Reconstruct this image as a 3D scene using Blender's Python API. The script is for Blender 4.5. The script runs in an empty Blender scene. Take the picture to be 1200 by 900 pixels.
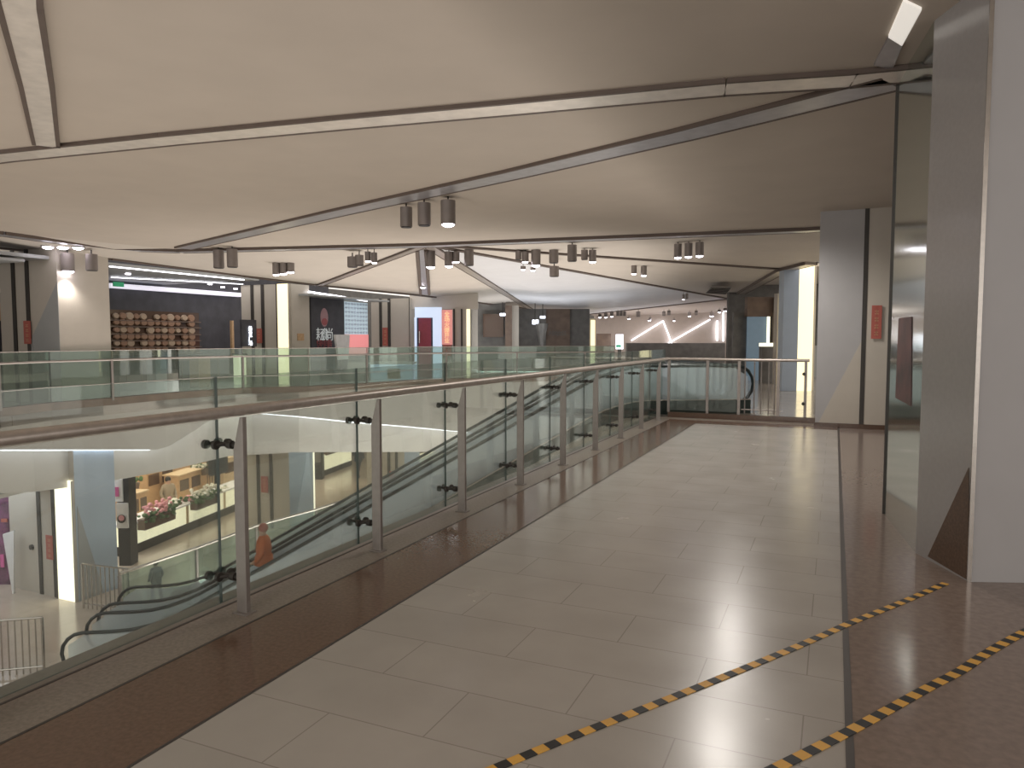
import bpy, bmesh, math, random
from mathutils import Vector, Matrix
random.seed(4)
C = bpy.context.scene.collection
PI = math.pi
# ---------------------------------------------------------------- camera maths (frame 1200x900)
FPX = 850.0; EYE = 1.55
YAW = math.atan(378/FPX); PIT = math.atan(53/FPX)
Fh = Vector((-math.sin(YAW), math.cos(YAW), 0)); R = Vector((math.cos(YAW), math.sin(YAW), 0))
F = Fh*math.cos(PIT) - Vector((0,0,math.sin(PIT))); U = R.cross(F)
E = Vector((0,0,EYE))
def ray(px, py): return F + R*((px-600)/FPX) + U*((450-py)/FPX)
def cz(px, py, z): d = ray(px,py); return E + d*((z-EYE)/d.z)
def cx(px, py, x): d = ray(px,py); return E + d*(x/d.x)
def cy(px, py, y): d = ray(px,py); return E + d*(y/d.y)
def cd(px, py, D): d = ray(px,py); return E + d*(D/d.dot(Fh))
def lz(lat, D, z=0): return Fh*D + R*lat + Vector((0,0,z))
# ---------------------------------------------------------------- materials
def mat(name, col, rough=.6, metal=0, emit=None, es=0, var=.06, scale=6, spec=.5, bump=0):
    m = bpy.data.materials.new(name); m.use_nodes = True; nt = m.node_tree; b = nt.nodes['Principled BSDF']
    tc = nt.nodes.new('ShaderNodeTexCoord'); n = nt.nodes.new('ShaderNodeTexNoise'); n.inputs['Scale'].default_value = scale; n.inputs['Detail'].default_value = 3
    nt.links.new(tc.outputs['Object'], n.inputs['Vector'])
    r = nt.nodes.new('ShaderNodeValToRGB'); c = Vector(col)
    r.color_ramp.elements[0].position = .3; r.color_ramp.elements[1].position = .7
    r.color_ramp.elements[0].color = (*(c*(1-var)), 1); r.color_ramp.elements[1].color = (*(c*(1+var)), 1)
    nt.links.new(n.outputs['Fac'], r.inputs['Fac']); nt.links.new(r.outputs['Color'], b.inputs['Base Color'])
    b.inputs['Roughness'].default_value = rough; b.inputs['Metallic'].default_value = metal
    b.inputs['Specular IOR Level'].default_value = spec
    if emit: b.inputs['Emission Color'].default_value = (*emit,1); b.inputs['Emission Strength'].default_value = es
    if bump:
        bp = nt.nodes.new('ShaderNodeBump'); bp.inputs['Strength'].default_value = bump; bp.inputs['Distance'].default_value=.01
        nt.links.new(n.outputs['Fac'], bp.inputs['Height']); nt.links.new(bp.outputs['Normal'], b.inputs['Normal'])
    return m
def glassmat(name, tint, refl=.08, rough=.02, body=0, bodycol=(.5,.6,.55)):
    m = bpy.data.materials.new(name); m.use_nodes = True; nt = m.node_tree; nt.nodes.clear()
    o = nt.nodes.new('ShaderNodeOutputMaterial'); t = nt.nodes.new('ShaderNodeBsdfTransparent'); g = nt.nodes.new('ShaderNodeBsdfGlossy')
    t.inputs['Color'].default_value = (*tint,1); g.inputs['Roughness'].default_value = rough; g.inputs['Color'].default_value=(.9,.95,.92,1)
    lw = nt.nodes.new('ShaderNodeFresnel'); lw.inputs['IOR'].default_value = 1.45
    ad = nt.nodes.new('ShaderNodeMath'); ad.operation='MULTIPLY_ADD'; ad.inputs[1].default_value=.45; ad.inputs[2].default_value=refl*.5; ad.use_clamp=True
    nt.links.new(lw.outputs[0], ad.inputs[0])
    d = nt.nodes.new('ShaderNodeBsdfDiffuse'); d.inputs['Color'].default_value=(*bodycol,1)
    m1 = nt.nodes.new('ShaderNodeMixShader'); m1.inputs[0].default_value = body
    nt.links.new(t.outputs[0], m1.inputs[1]); nt.links.new(d.outputs[0], m1.inputs[2])
    m2 = nt.nodes.new('ShaderNodeMixShader'); nt.links.new(ad.outputs[0], m2.inputs[0]); nt.links.new(m1.outputs[0], m2.inputs[1]); nt.links.new(g.outputs[0], m2.inputs[2])
    nt.links.new(m2.outputs[0], o.inputs['Surface'])
    return m
def tilemat(name, col, w, h, rough, mortar, msize=.003, var=.02, spec=.5):
    m = bpy.data.materials.new(name); m.use_nodes = True; nt = m.node_tree; b = nt.nodes['Principled BSDF']
    tc = nt.nodes.new('ShaderNodeTexCoord'); mp = nt.nodes.new('ShaderNodeMapping'); mp.inputs['Location'].default_value=(-.82,-.02,0)
    br = nt.nodes.new('ShaderNodeTexBrick'); br.inputs['Scale'].default_value=1; br.inputs['Brick Width'].default_value=w; br.inputs['Row Height'].default_value=h
    br.inputs['Mortar Size'].default_value=msize; br.inputs['Mortar Smooth'].default_value=.1
    c=Vector(col); br.inputs['Color1'].default_value=(*(c*(1-var)),1); br.inputs['Color2'].default_value=(*(c*(1+var)),1); br.inputs['Mortar'].default_value=(*mortar,1)
    n = nt.nodes.new('ShaderNodeTexNoise'); n.inputs['Scale'].default_value=2.2; n.inputs['Detail'].default_value=5
    mx = nt.nodes.new('ShaderNodeMix'); mx.data_type='RGBA'; mx.blend_type='MULTIPLY'; mx.inputs[0].default_value=.25
    nt.links.new(tc.outputs['Object'], mp.inputs[0]); nt.links.new(mp.outputs[0], br.inputs['Vector']); nt.links.new(tc.outputs['Object'], n.inputs['Vector'])
    nt.links.new(br.outputs['Color'], mx.inputs[6]); nt.links.new(n.outputs['Fac'], mx.inputs[7]); nt.links.new(mx.outputs[2], b.inputs['Base Color'])
    rr = nt.nodes.new('ShaderNodeMath'); rr.operation='MULTIPLY_ADD'; rr.inputs[1].default_value=.12; rr.inputs[2].default_value=rough-.06
    nt.links.new(n.outputs['Fac'], rr.inputs[0]); nt.links.new(rr.outputs[0], b.inputs['Roughness']); b.inputs['Specular IOR Level'].default_value=spec
    return m
def emis(name, col, s): return mat(name, col, .5, 0, col, s, var=.01)
M = dict(
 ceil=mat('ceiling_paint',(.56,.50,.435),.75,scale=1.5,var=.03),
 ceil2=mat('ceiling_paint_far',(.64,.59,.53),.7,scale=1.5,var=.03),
 ceil_lit=mat('ceiling_paint_lit',(.72,.73,.76),.5,scale=1.5,var=.03),  # same ceiling, brighter lighting of one facet put into a whiter colour
 floor=tilemat('cream_floor_tile',(.47,.44,.40),.9,.39,.25,(.33,.30,.27)),
 lfloor=tilemat('lower_floor_tile',(.62,.53,.44),.8,.8,.16,(.4,.33,.27)),
 ffloor=tilemat('far_floor_tile',(.46,.42,.38),.8,.8,.14,(.25,.2,.17)),
 brown=mat('brown_granite',(.150,.092,.064),.16,scale=45,var=.15),
 brownd=mat('dark_brown_granite',(.10,.06,.04),.2,scale=60,var=.2),
 brownr=mat('polished_brown_stone',(.255,.20,.17),.15,scale=25,var=.12),
 greyst=mat('grey_stone_ledge',(.24,.20,.165),.35,scale=50,var=.2),
 ledge=mat('dark_ledge_stone',(.20,.18,.15),.35,scale=50,var=.15),
 line=mat('dark_joint',(.06,.05,.045),.5),
 steel=mat('brushed_steel',(.46,.41,.37),.38,.65,scale=20,var=.1),
 steelb=mat('bright_steel',(.55,.52,.48),.25,.9,scale=20),
 postm=mat('post_steel',(.30,.27,.25),.42,.6,scale=20),
 dark=mat('dark_metal',(.05,.045,.04),.45,.3),
 black=mat('black_plastic',(.02,.02,.022),.45),
 rubber=mat('handrail_rubber',(.012,.02,.022),.4),
 glass=glassmat('clear_guard_glass',(.93,.96,.945),.05,body=.05,bodycol=(.6,.65,.62)),
 glassg=glassmat('green_guard_glass',(.74,.84,.79),.08,body=.14,bodycol=(.48,.55,.50)),
 glassb=glassmat('balustrade_glass',(.86,.92,.94),.04,body=.36,bodycol=(.86,.91,.95)),
 gedge=mat('glass_edge',(.03,.06,.05),.3),
 mirror=glassmat('dark_shop_glass',(.35,.38,.36),1.3,rough=.1,body=.8,bodycol=(.14,.14,.13)),
 greypan=mat('glossy_grey_panel',(.33,.32,.32),.2,scale=30,var=.03,spec=.8),
 wallg=mat('grey_white_wall',(.42,.415,.42),.55,scale=4,var=.02),
 cream=mat('cream_cladding',(.50,.46,.40),.35,scale=4,var=.02),
 greyc=mat('grey_cladding',(.36,.37,.37),.35,scale=4,var=.02),
 bluec=mat('pale_blue_cladding',(.42,.50,.60),.35,scale=4,var=.02),
 bluel=mat('pale_blue_white_cladding',(.58,.68,.82),.35,scale=4,var=.02),
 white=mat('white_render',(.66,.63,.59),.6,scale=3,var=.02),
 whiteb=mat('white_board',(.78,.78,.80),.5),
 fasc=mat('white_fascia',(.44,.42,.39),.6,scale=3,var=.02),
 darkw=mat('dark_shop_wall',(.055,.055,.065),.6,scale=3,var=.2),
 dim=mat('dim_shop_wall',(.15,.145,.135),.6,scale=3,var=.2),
 dimb=mat('dim_brown_wall',(.17,.12,.09),.6,scale=3,var=.2),
 pink=mat('pink_beige_wall',(.55,.48,.43),.6,scale=3,var=.04),
 red=mat('red_paper',(.42,.11,.085),.6), redd=mat('dark_red_door',(.28,.03,.05),.4), redb=mat('red_banner',(.75,.30,.28),.6,emit=(.8,.34,.32),es=.3),
 faded=mat('faded_gold_print',(.50,.26,.16),.6), gold=mat('gold_lettering',(.85,.6,.3),.5,emit=(1,.75,.4),es=.5),
 yellow=mat('tape_yellow',(.72,.40,.07),.55), tblack=mat('tape_black',(.015,.015,.015),.55),
 glow=emis('warm_glow_strip',(1,.87,.56),.85), glowb=emis('bright_glow_strip',(1,.93,.72),1.15),
 cool=emis('cool_led_strip',(.93,.93,1),3.2), lamp=emis('lamp_disc',(.96,.90,1),9), band=emis('soft_light_band',(.86,.84,.95),.55), led=emis('white_led',(1,.96,.96),3.0),
 cove=emis('cove_light',(.9,.92,1),2.0), blueglow=emis('blue_lightbox',(.62,.74,.95),.5), sign=emis('sign_white',(.85,.9,1),2.5),
 signd=mat('sign_grey_letters',(.55,.57,.57),.5,emit=(.5,.55,.55),es=.25),
 lampb=mat('lamp_housing',(.25,.22,.205),.45,.3),
 slot=emis('ceiling_light_slot',(1,.95,.87),.42),
 wood=mat('tan_wood',(.52,.34,.19),.55,scale=12,var=.12), woodl=mat('light_wood',(.62,.47,.30),.55,scale=12,var=.12),
 tan=mat('tan_wicker',(.33,.20,.13),.7,scale=40,var=.2), tanl=mat('cream_wicker',(.46,.35,.25),.7,scale=40,var=.2),
 lit=mat('lit_counter_front',(.85,.80,.62),.5,emit=(1,.95,.66),es=.55),
 leaf=mat('planter_leaf',(.06,.13,.04),.6,scale=10,var=.4), flower=mat('pink_flower',(.75,.35,.38),.6), flw=mat('white_flower',(.8,.78,.68),.6),
 purple=mat('purple_display',(.16,.05,.12),.5,scale=3,var=.7), magenta=mat('magenta_print',(.65,.12,.35),.5),
 orange=mat('orange_jacket',(.55,.15,.05),.7), skin=mat('skin',(.45,.28,.2),.6), hair=mat('dark_hair',(.02,.015,.012),.6),
 cloth=mat('dark_cloth',(.03,.035,.05),.8), clothb=mat('blue_grey_cloth',(.12,.14,.19),.8), beigec=mat('beige_cloth',(.35,.28,.2),.8), redcap=mat('red_hair_cap',(.3,.06,.04),.7),
 green=mat('green_exit',(.02,.25,.12),.5,emit=(.05,.4,.2),es=.15), teal=mat('teal_window',(.10,.14,.17),.3,emit=(.15,.22,.28),es=.3),
 skirt=mat('skirt_deck',(.045,.06,.055),.35,.5), truss=mat('escalator_cladding',(.36,.33,.29),.45), step=mat('step_metal',(.10,.10,.10),.5,.4),
 grille=mat('vent_grille',(.22,.20,.18),.6), metalstrip=mat('ceiling_channel_metal',(.84,.79,.73),.35,.45,scale=8,var=.08),
 metalb=mat('blue_grey_channel_metal',(.47,.465,.49),.36,.65,scale=8,var=.08),
 chdark=mat('channel_shadow_gap',(.12,.09,.075),.6), lantern=emis('lantern_light',(1,.95,.7),1.2), dusty=mat('dusty_pink',(.40,.24,.26),.6), dustyr=mat('dusty_red',(.34,.09,.10),.6), pinkl=emis('pink_lightbox',(1,.35,.35),.3), bluew=mat('pale_blue_tile_board',(.45,.55,.6),.5,emit=(.5,.62,.7),es=.35),
)
# ---------------------------------------------------------------- mesh builder
class MB:
    def __init__(s): s.v=[]; s.f=[]; s.mi=[]; s.mats=[]
    def m(s, k):
        k = M[k] if isinstance(k,str) else k
        if k not in s.mats: s.mats.append(k)
        return s.mats.index(k)
    def add(s, vs, fs, k):
        n=len(s.v); i=s.m(k); s.v += [tuple(v) for v in vs]; s.f += [tuple(n+a for a in f) for f in fs]; s.mi += [i]*len(fs); return s
    def prism(s, pts, ext, k):          # polygon pts extruded by vector ext
        n=len(pts); p=[Vector(a) for a in pts]; e=Vector(ext); q=[a+e for a in p]
        nrm=Vector((0,0,0))
        for i in range(n): nrm += p[i].cross(p[(i+1)%n])
        if nrm.dot(e)>0: p.reverse(); q.reverse()
        fs=[tuple(range(n)), tuple(range(2*n-1,n-1,-1))]+[(i+n,(i+1)%n+n,(i+1)%n,i) for i in range(n)]
        return s.add(p+q, fs, k)
    def box(s, a, b, k):
        (x0,y0,z0),(x1,y1,z1)=[(min(a[i],b[i]) for i in range(3)), (max(a[i],b[i]) for i in range(3))]
        return s.prism([(x0,y0,z0),(x1,y0,z0),(x1,y1,z0),(x0,y1,z0)], (0,0,z1-z0), k)
    def obox(s, o, u, v, w, k):         # corner o with edge vectors
        o,u,v,w=map(Vector,(o,u,v,w)); return s.prism([o,o+u,o+u+v,o+v], w, k)
    def tube(s, pts, r, k, n=10, closed=False):
        pts=[Vector(p) for p in pts]; N=len(pts); vs=[]; fs=[]
        up0=Vector((0,0,1))
        for i,p in enumerate(pts):
            t=(pts[min(i+1,N-1)]-pts[max(i-1,0)]).normalized()
            a=t.cross(up0 if abs(t.z)<.9 else Vector((R.x,R.y,0)) if False else (up0 if abs(t.z)<.9 else Vector((1,0,0)))).normalized()
            if i and a.dot(pa)<0: a=-a
            pa=a; b=t.cross(a).normalized()
            for j in range(n):
                g=2*PI*j/n; vs.append(p+a*(r*math.cos(g))+b*(r*math.sin(g)))
        for i in range(N-1):
            for j in range(n): fs.append((i*n+j,i*n+(j+1)%n,(i+1)*n+(j+1)%n,(i+1)*n+j))
        fs += [tuple(range(n-1,-1,-1)), tuple((N-1)*n+j for j in range(n))]
        return s.add(vs,fs,k)
    def cyl(s, c, r, h, k, n=20, axis=(0,0,1), r2=None):
        c=Vector(c); ax=Vector(axis).normalized(); a=ax.orthogonal().normalized(); b=ax.cross(a); r2=r if r2 is None else r2
        vs=[c+a*(r*math.cos(2*PI*j/n))+b*(r*math.sin(2*PI*j/n)) for j in range(n)]+[c+ax*h+a*(r2*math.cos(2*PI*j/n))+b*(r2*math.sin(2*PI*j/n)) for j in range(n)]
        fs=[tuple(range(n-1,-1,-1)),tuple(range(n,2*n))]+[(j,(j+1)%n,(j+1)%n+n,j+n) for j in range(n)]
        return s.add(vs,fs,k)
    def ball(s, c, r, k, n=8, sq=(1,1,1)):
        vs=[];fs=[]
        for i in range(n+1):
            th=PI*i/n
            for j in range(n*2):
                ph=PI*j/n; vs.append((c[0]+r*sq[0]*math.sin(th)*math.cos(ph),c[1]+r*sq[1]*math.sin(th)*math.sin(ph),c[2]+r*sq[2]*math.cos(th)))
        for i in range(n):
            for j in range(n*2): fs.append((i*2*n+j,(i+1)*2*n+j,(i+1)*2*n+(j+1)%(2*n),i*2*n+(j+1)%(2*n)))
        return s.add(vs,fs,k)
    def build(s, name, parent=None, label=None, smooth=False, bevel=0, origin=None):
        me=bpy.data.meshes.new(name); 
        org=Vector(origin) if origin is not None else Vector((0,0,0))
        if parent is not None and origin is None: org=parent.location.copy()
        me.from_pydata([tuple(Vector(v)-org) for v in s.v],[],s.f)
        for m_ in s.mats: me.materials.append(m_)
        for p,i in zip(me.polygons,s.mi): p.material_index=i; p.use_smooth=smooth
        bm=bmesh.new(); bm.from_mesh(me); bmesh.ops.remove_doubles(bm,verts=bm.verts,dist=1e-6) if smooth else None; bmesh.ops.recalc_face_normals(bm,faces=bm.faces); bm.to_mesh(me); bm.free()
        o=bpy.data.objects.new(name,me); C.objects.link(o)
        if parent is not None: o.parent=parent
        else: o.location=org
        if smooth:
            try:
                md=o.modifiers.new('es','EDGE_SPLIT'); md.split_angle=math.radians(40)
            except Exception: pass
        if bevel:
            md=o.modifiers.new('bv','BEVEL'); md.width=bevel; md.segments=2; md.limit_method='ANGLE'
        if label: o['label']=label
        return o
def tag(o,label,cat,group=None):
    o['label']=label; o['category']=cat
    if group: o['group']=group
    return o
def struct(o): o['kind']='structure'; return o
def thing(name,loc,label,cat,group=None):
    o=bpy.data.objects.new(name,None); C.objects.link(o); o.location=loc; o.empty_display_size=.1; return tag(o,label,cat,group)
def copy_tree(o,loc,label,group=None):
    r=o.copy(); C.objects.link(r); r.location=loc; r['label']=label
    if group: r['group']=group
    for ch in o.children:
        c=ch.copy(); C.objects.link(c); c.parent=r
        for g in ch.children:
            d=g.copy(); C.objects.link(d); d.parent=c
    return r
def text_mesh(name,body,size,k,origin,u,parent,ext=.004,w=(0,0,1)):
    cu=bpy.data.curves.new(name,'FONT'); cu.body=body; cu.size=size; cu.extrude=ext; cu.align_x='CENTER'; cu.align_y='CENTER'
    t=bpy.data.objects.new(name,cu); C.objects.link(t); bpy.context.view_layer.update()
    me=bpy.data.meshes.new_from_object(t.evaluated_get(bpy.context.evaluated_depsgraph_get())); bpy.data.objects.remove(t)
    u=Vector(u).normalized(); w=Vector(w); n=u.cross(w)
    mt=Matrix((( u.x,w.x,n.x,origin[0]),(u.y,w.y,n.y,origin[1]),(u.z,w.z,n.z,origin[2]),(0,0,0,1)))
    pl=parent.location if parent else Vector((0,0,0))
    me.transform(Matrix.Translation(-pl) @ mt); me.materials.clear(); me.materials.append(M[k])
    o=bpy.data.objects.new(name,me); C.objects.link(o); o.parent=parent
    return o
ORD=['first','second','third','fourth','fifth','sixth','seventh','eighth','ninth','tenth','eleventh','twelfth','thirteenth','fourteenth']
H=3.75
# ================================================================ SETTING
Y0=-5.0
# --- void outline, seen from above
opp_px=[(0,482),(60,475),(132,469),(210,462),(285,457),(362,455),(430,451),(485,447),(560,445),(650,443),(720,442)]
OPP=[cz(x,y,0) for x,y in opp_px]
opp0=Vector((OPP[0].x,Y0,0)); OPPF=[opp0]+OPP
E_DIR=(R*math.cos(math.radians(7))+Fh*math.sin(math.radians(7))); E_PERP=Vector((-E_DIR.y,E_DIR.x,0))   # escalator axis, across (away from camera)
E_B=lz(-8.5,13.35)                       # near newel foot (on the lower floor)
combA=E_B+E_DIR*11.6-E_PERP*.35; combB=E_B+E_DIR*11.6+E_PERP*3.1
# floor_upper: corridor slab
m=MB(); m.prism([(-2.3,Y0,0),(.09,Y0,0),(.09,13.45,0),(-2.3,13.45,0)],(0,0,-.3),'floor'); struct(m.build('floor'))
m=MB(); m.prism([(-2.89,Y0,.0),(-2.3,Y0,.0),(-2.3,13.45,.0),(.09,13.45,0),(.09,14.0,0),(-2.89,14.0,0)],(0,0,-.3),'brown'); o=struct(m.build('floor_border'))
m=MB(); m.prism([(-3.2,Y0,.0),(-2.89,Y0,.0),(-2.89,14.0,.0),(-.2,14.0,0),(-.2,14.35,0),(-3.2,14.35,0)],(0,0,-.5),'greyst'); struct(m.build('trim_1'))
m=MB(); m.prism([(-3.43,Y0,-.03),(-3.2,Y0,-.03),(-3.2,14.6,-.03),(-3.43,14.6,-.03)],(0,0,-.75),'ledge'); struct(m.build('trim_2'))
m=MB(); m.prism([(.09,Y0,0),(7,Y0,0),(7,14.35,0),(-.2,14.35,0),(-.2,14.0,0),(.09,14.0,0)],(0,0,-.3),'brownr'); m.box((.075,Y0,-.01),(.105,14,.002),'line'); struct(m.build('floor_right'))
m=MB()
for xx in (-2.3,-2.885): m.box((xx-.008,Y0,-.01),(xx+.008,13.4,.0015),'line')
m.box((-3.207,Y0,-.01),(-3.192,14.3,.003),'line'); struct(m.build('trim_3'))
m=MB(); m.box((-3.0,14.36,-.3),(-.2,14.47,.10),'brownd'); struct(m.build('trim_4'))
# far upper floor (beyond the void)
far=[Vector((-.2,14.47,-.005)),Vector((-3.4,14.47,-.005)),combA,combB]+[OPPF[i] for i in range(len(OPPF)-1,-1,-1)]+[Vector((-30,Y0,0)),Vector((-30,55,0)),Vector((14,55,0)),Vector((14,14.47,0))]
far=[Vector((p.x,p.y,-.004)) for p in far]
def capsurf(pts,z,th,k):
    bm=bmesh.new(); vs=[bm.verts.new((p.x,p.y,z)) for p in pts]; f=bm.faces.new(vs)
    if f.normal.z<0: f.normal_flip()
    r=bmesh.ops.triangulate(bm,faces=[f]); bm.normal_update()
    me=bpy.data.meshes.new('t'); bm.to_mesh(me); bm.free()
    mb=MB()
    top=[v.co.copy() for v in me.vertices]; n=len(top); fs=[tuple(p.vertices) for p in me.polygons]
    vs=top+[v-Vector((0,0,th)) for v in top]; fs2=fs+[tuple(n+i for i in reversed(f)) for f in fs]+[(i,(i+1)%n,(i+1)%n+n,i+n) for i in range(n)]
    mb.add(vs,fs2,k); bpy.data.meshes.remove(me); return mb
struct(capsurf(far,-.004,.35,'ffloor').build('floor_far'))
# slab edge trim on opposite side: dark brown band
def ribbon(pts,ztop,zbot,th,k,offset=0.0):
    """vertical wall following pts (plan), per-point top and bottom, thickness th away from the void"""
    mb=MB(); n=len(pts); nr=[]
    for i in range(n):
        t=(pts[min(i+1,n-1)]-pts[max(i-1,0)]); t.z=0; t.normalize(); nr.append(Vector((-t.y,t.x,0)))   # left of travel = away from void
    vs=[]
    for i,p in enumerate(pts):
        a=Vector((p.x,p.y,0))+nr[i]*offset; b=a+nr[i]*th
        zt=ztop[i] if isinstance(ztop,list) else ztop; zb=zbot[i] if isinstance(zbot,list) else zbot
        vs += [(a.x,a.y,zt),(a.x,a.y,zb),(b.x,b.y,zb),(b.x,b.y,zt)]
    fs=[]
    for i in range(n-1):
        for j in range(4): fs.append((i*4+j,i*4+(j+1)%4,(i+1)*4+(j+1)%4,(i+1)*4+j))
    fs += [(0,3,2,1),tuple((n-1)*4+j for j in range(4))]
    return mb.add(vs,fs,k)
struct(ribbon(OPPF,.06,-.12,.25,'dimb',-.02).build('trim_5'))
# upper fascia with swooping lower edge + cove light under it
def plan_at(px):          # point of the opposite edge seen at column px
    for (a,b),(c,d) in zip(zip(opp_px,OPP),list(zip(opp_px,OPP))[1:]):
        if a[0]<=px<=c[0]:
            t=(px-a[0])/(c[0]-a[0]); return b.lerp(d,t)
low=[(0,527),(60,527),(120,527),(180,527),(195,523),(210,515),(225,505),(238,496),(250,490),(262,486),(275,484),(300,484),(350,488),(420,495),(480,500),(540,506),(600,513),(660,520),(715,524)]
P1=[opp0+Vector((0,0,0))]; Z1=[]; 
for x,y in low:
    p=plan_at(x); D=p.dot(Fh); P1.append(Vector((p.x,p.y,0))); Z1.append(cd(x,y,D).z)
Z1=[Z1[0]]+Z1
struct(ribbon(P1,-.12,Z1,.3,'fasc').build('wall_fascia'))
struct(ribbon(P1,[z+.02 for z in Z1],[z-.04 for z in Z1],.05,'cove',.32).build('trim_6'))
low2=[(0,575),(60,572),(138,562),(215,548),(290,530),(360,529),(480,529),(600,529),(715,530)]
P2=[opp0.copy()]; Z2=[]
for x,y in low2:
    p=plan_at(x); D=p.dot(Fh)+.6; P2.append(Vector((p.x,p.y,0))); Z2.append(cd(x,y,D).z)
Z2=[Z2[0]]+Z2
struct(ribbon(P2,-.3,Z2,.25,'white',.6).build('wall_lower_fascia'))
# lower ceiling and floors
struct(capsurf([Vector((p.x-.9,p.y,0)) for p in P2]+[Vector((-2,P2[-1].y+.3,0)),Vector((-2,52,0)),Vector((-32,52,0)),Vector((-32,Y0,0))],-2.0,.1,'white').build('ceiling_lower'))
lf=[Vector((-15.5,13.2,0)),Vector((-15.5,26,0)),Vector((-12.5,30,0)),Vector((2,32,0)),Vector((2,52,0)),Vector((-32,52,0)),Vector((-32,Y0,0)),Vector((-10.8,Y0,0)),lz(-6.3,12.5),lz(-6.6,17.2)]
struct(capsurf(lf,-5,.4,'lfloor').build('floor_lower'))
m=MB(); m.prism([(-32,Y0,-10),(8,Y0,-10),(8,52,-10),(-32,52,-10)],(0,0,-.2),'ffloor'); struct(m.build('floor_basement'))
m=MB(); m.box((-32.2,Y0,-10),(-32,52,5),'dim'); struct(m.build('wall_left'))
m=MB(); m.box((-32,52,-10),(14,52.2,5),'dim'); struct(m.build('wall_back'))
m=MB(); m.box((-3.3,Y0,-10),(-3.1,14.3,-.78),'white'); struct(m.build('wall_under_corridor'))
m=MB(); m.box((-3,30.5,-10),(-2.8,52,-.4),'white'); struct(m.build('wall_lower_right'))
# --- ceilings
l3=[(-140,258),(0,272),(130,290),(210,293),(500,286),(700,278),(945,268),(1120,258)]
L3=[cz(x,y,H) for x,y in l3]
pts=[Vector((-24,Y0,0)),Vector((7,Y0,0)),Vector((7,L3[-1].y+4,0))]+[p for p in reversed(L3)]+[Vector((-24,L3[0].y,0))]
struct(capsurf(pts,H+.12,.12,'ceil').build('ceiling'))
V1=L3[4]
fac=[]
F0=cd(-140,275,17.0);F0b=cd(0,290,17.5); F1=cd(130,303,18.5);F2=cd(285,323,22.5);F3=cd(374,334,24.5);F4=cd(485,345,28);F5=cd(622,362,42);F6=cd(690,368,44);F7=cd(855,350,38);F8=cd(918,315,22);F9=cd(950,307,20);F10=cd(1120,300,20)
K1=cd(700,372,47);K2=cd(855,366,47)
def facet(ps,k,name):
    mb=MB()
    for i in range(1,len(ps)-1): mb.prism([ps[0],ps[i],ps[i+1]],(0,0,.08),k)
    return struct(mb.build(name))
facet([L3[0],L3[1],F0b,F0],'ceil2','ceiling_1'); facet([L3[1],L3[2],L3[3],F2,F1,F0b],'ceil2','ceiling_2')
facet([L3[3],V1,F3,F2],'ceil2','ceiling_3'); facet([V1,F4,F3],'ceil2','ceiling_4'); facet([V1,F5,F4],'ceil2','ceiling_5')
facet([V1,F7,F6,F5],'ceil_lit','ceiling_6'); facet([V1,L3[5],F8,F7],'ceil2','ceiling_7'); facet([L3[5],L3[6],F9,F8],'ceil2','ceiling_8')
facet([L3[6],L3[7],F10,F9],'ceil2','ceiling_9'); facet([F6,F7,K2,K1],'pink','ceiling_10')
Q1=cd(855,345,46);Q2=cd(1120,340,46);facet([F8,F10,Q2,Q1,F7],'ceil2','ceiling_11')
# bulkheads closing the ceiling down over opposite shops
mb=MB()
# --- ceiling channels (metal joints)
def channel(pts,w,k,drop=.035,edge='chdark',name='ceiling_joint'):
    mb=MB()
    for a,b in zip(pts,pts[1:]):
        d=(b-a); t=Vector((d.x,d.y,0)).normalized(); n=Vector((-t.y,t.x,0))
        for (o0,o1,kk,dz) in ((-w/2,w/2,k,drop),(-w/2-.04,-w/2,edge,drop+.004),(w/2,w/2+.04,edge,drop+.004)):
            mb.prism([a+n*o0,a+n*o1,b+n*o1,b+n*o0],(0,0,-dz),kk)
    return mb
def top(px,py): return cz(px,py,H)
nch=[0]
def trim(mb):
    nch[0]+=1; return struct(mb.build('trim_%d'%(10+nch[0])))
trim(channel([top(-60,190),top(0,182),top(200,161),top(400,142),top(600,124),top(850,100),top(1000,90),top(1062,84)],.30,'metalstrip'))
trim(channel([top(215,290),top(400,247),top(600,203),top(800,156),top(1045,94)],.36,'metalb'))
trim(channel([top(54,168),top(43,100),top(22,0),top(16,-60)],.19,'metalstrip'))
trim(channel([p for p in L3],.3,'metalb',.06))
trim(channel([V1,F3],.18,'steel'))
trim(channel([V1,F5],.25,'steel'))
trim(channel([V1,F7],.10,'chdark')); trim(channel([L3[5],F8] if False else [V1,F8],.10,'chdark'))
trim(channel([F7,F8,F9],.3,'steel',.08))
trim(channel([F0b,F1,F2],.05,'chdark')); trim(channel([F2,F3,F4,F5],.12,'chdark')); trim(channel([F6,F7],.2,'chdark'))
# short hanging-looking channel panel below the joint node
mb=MB(); a=cz(489,293,H-.05);b=cz(499,293,H-.05); D=26; c=cd(503,345,26);d=cd(493,345,26); mb.prism([a,b,c,d],(0,0,.06),'metalb')
for p,q in ((a,d),(b,c)): mb.tube([p,q],.05,'chdark',6)
trim(mb)
# lit recess beside the right glass
mb=MB(); q=[cz(1059,2,H-.02),cz(1080,12,H-.02),cz(1057,54,H-.02),cz(1041,44,H-.02)]
mb.prism(q,(0,0,.06),'slot'); mb.prism([cz(x,y,H-.02) for x,y in ((1041,44.5),(1057,54.5),(1046,82),(1024,77))],(0,0,.05),'metalb'); ls=mb.build('ceiling_light_panel'); tag(ls,'white glowing angular light panel in ceiling above the right glass','ceiling light')
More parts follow.
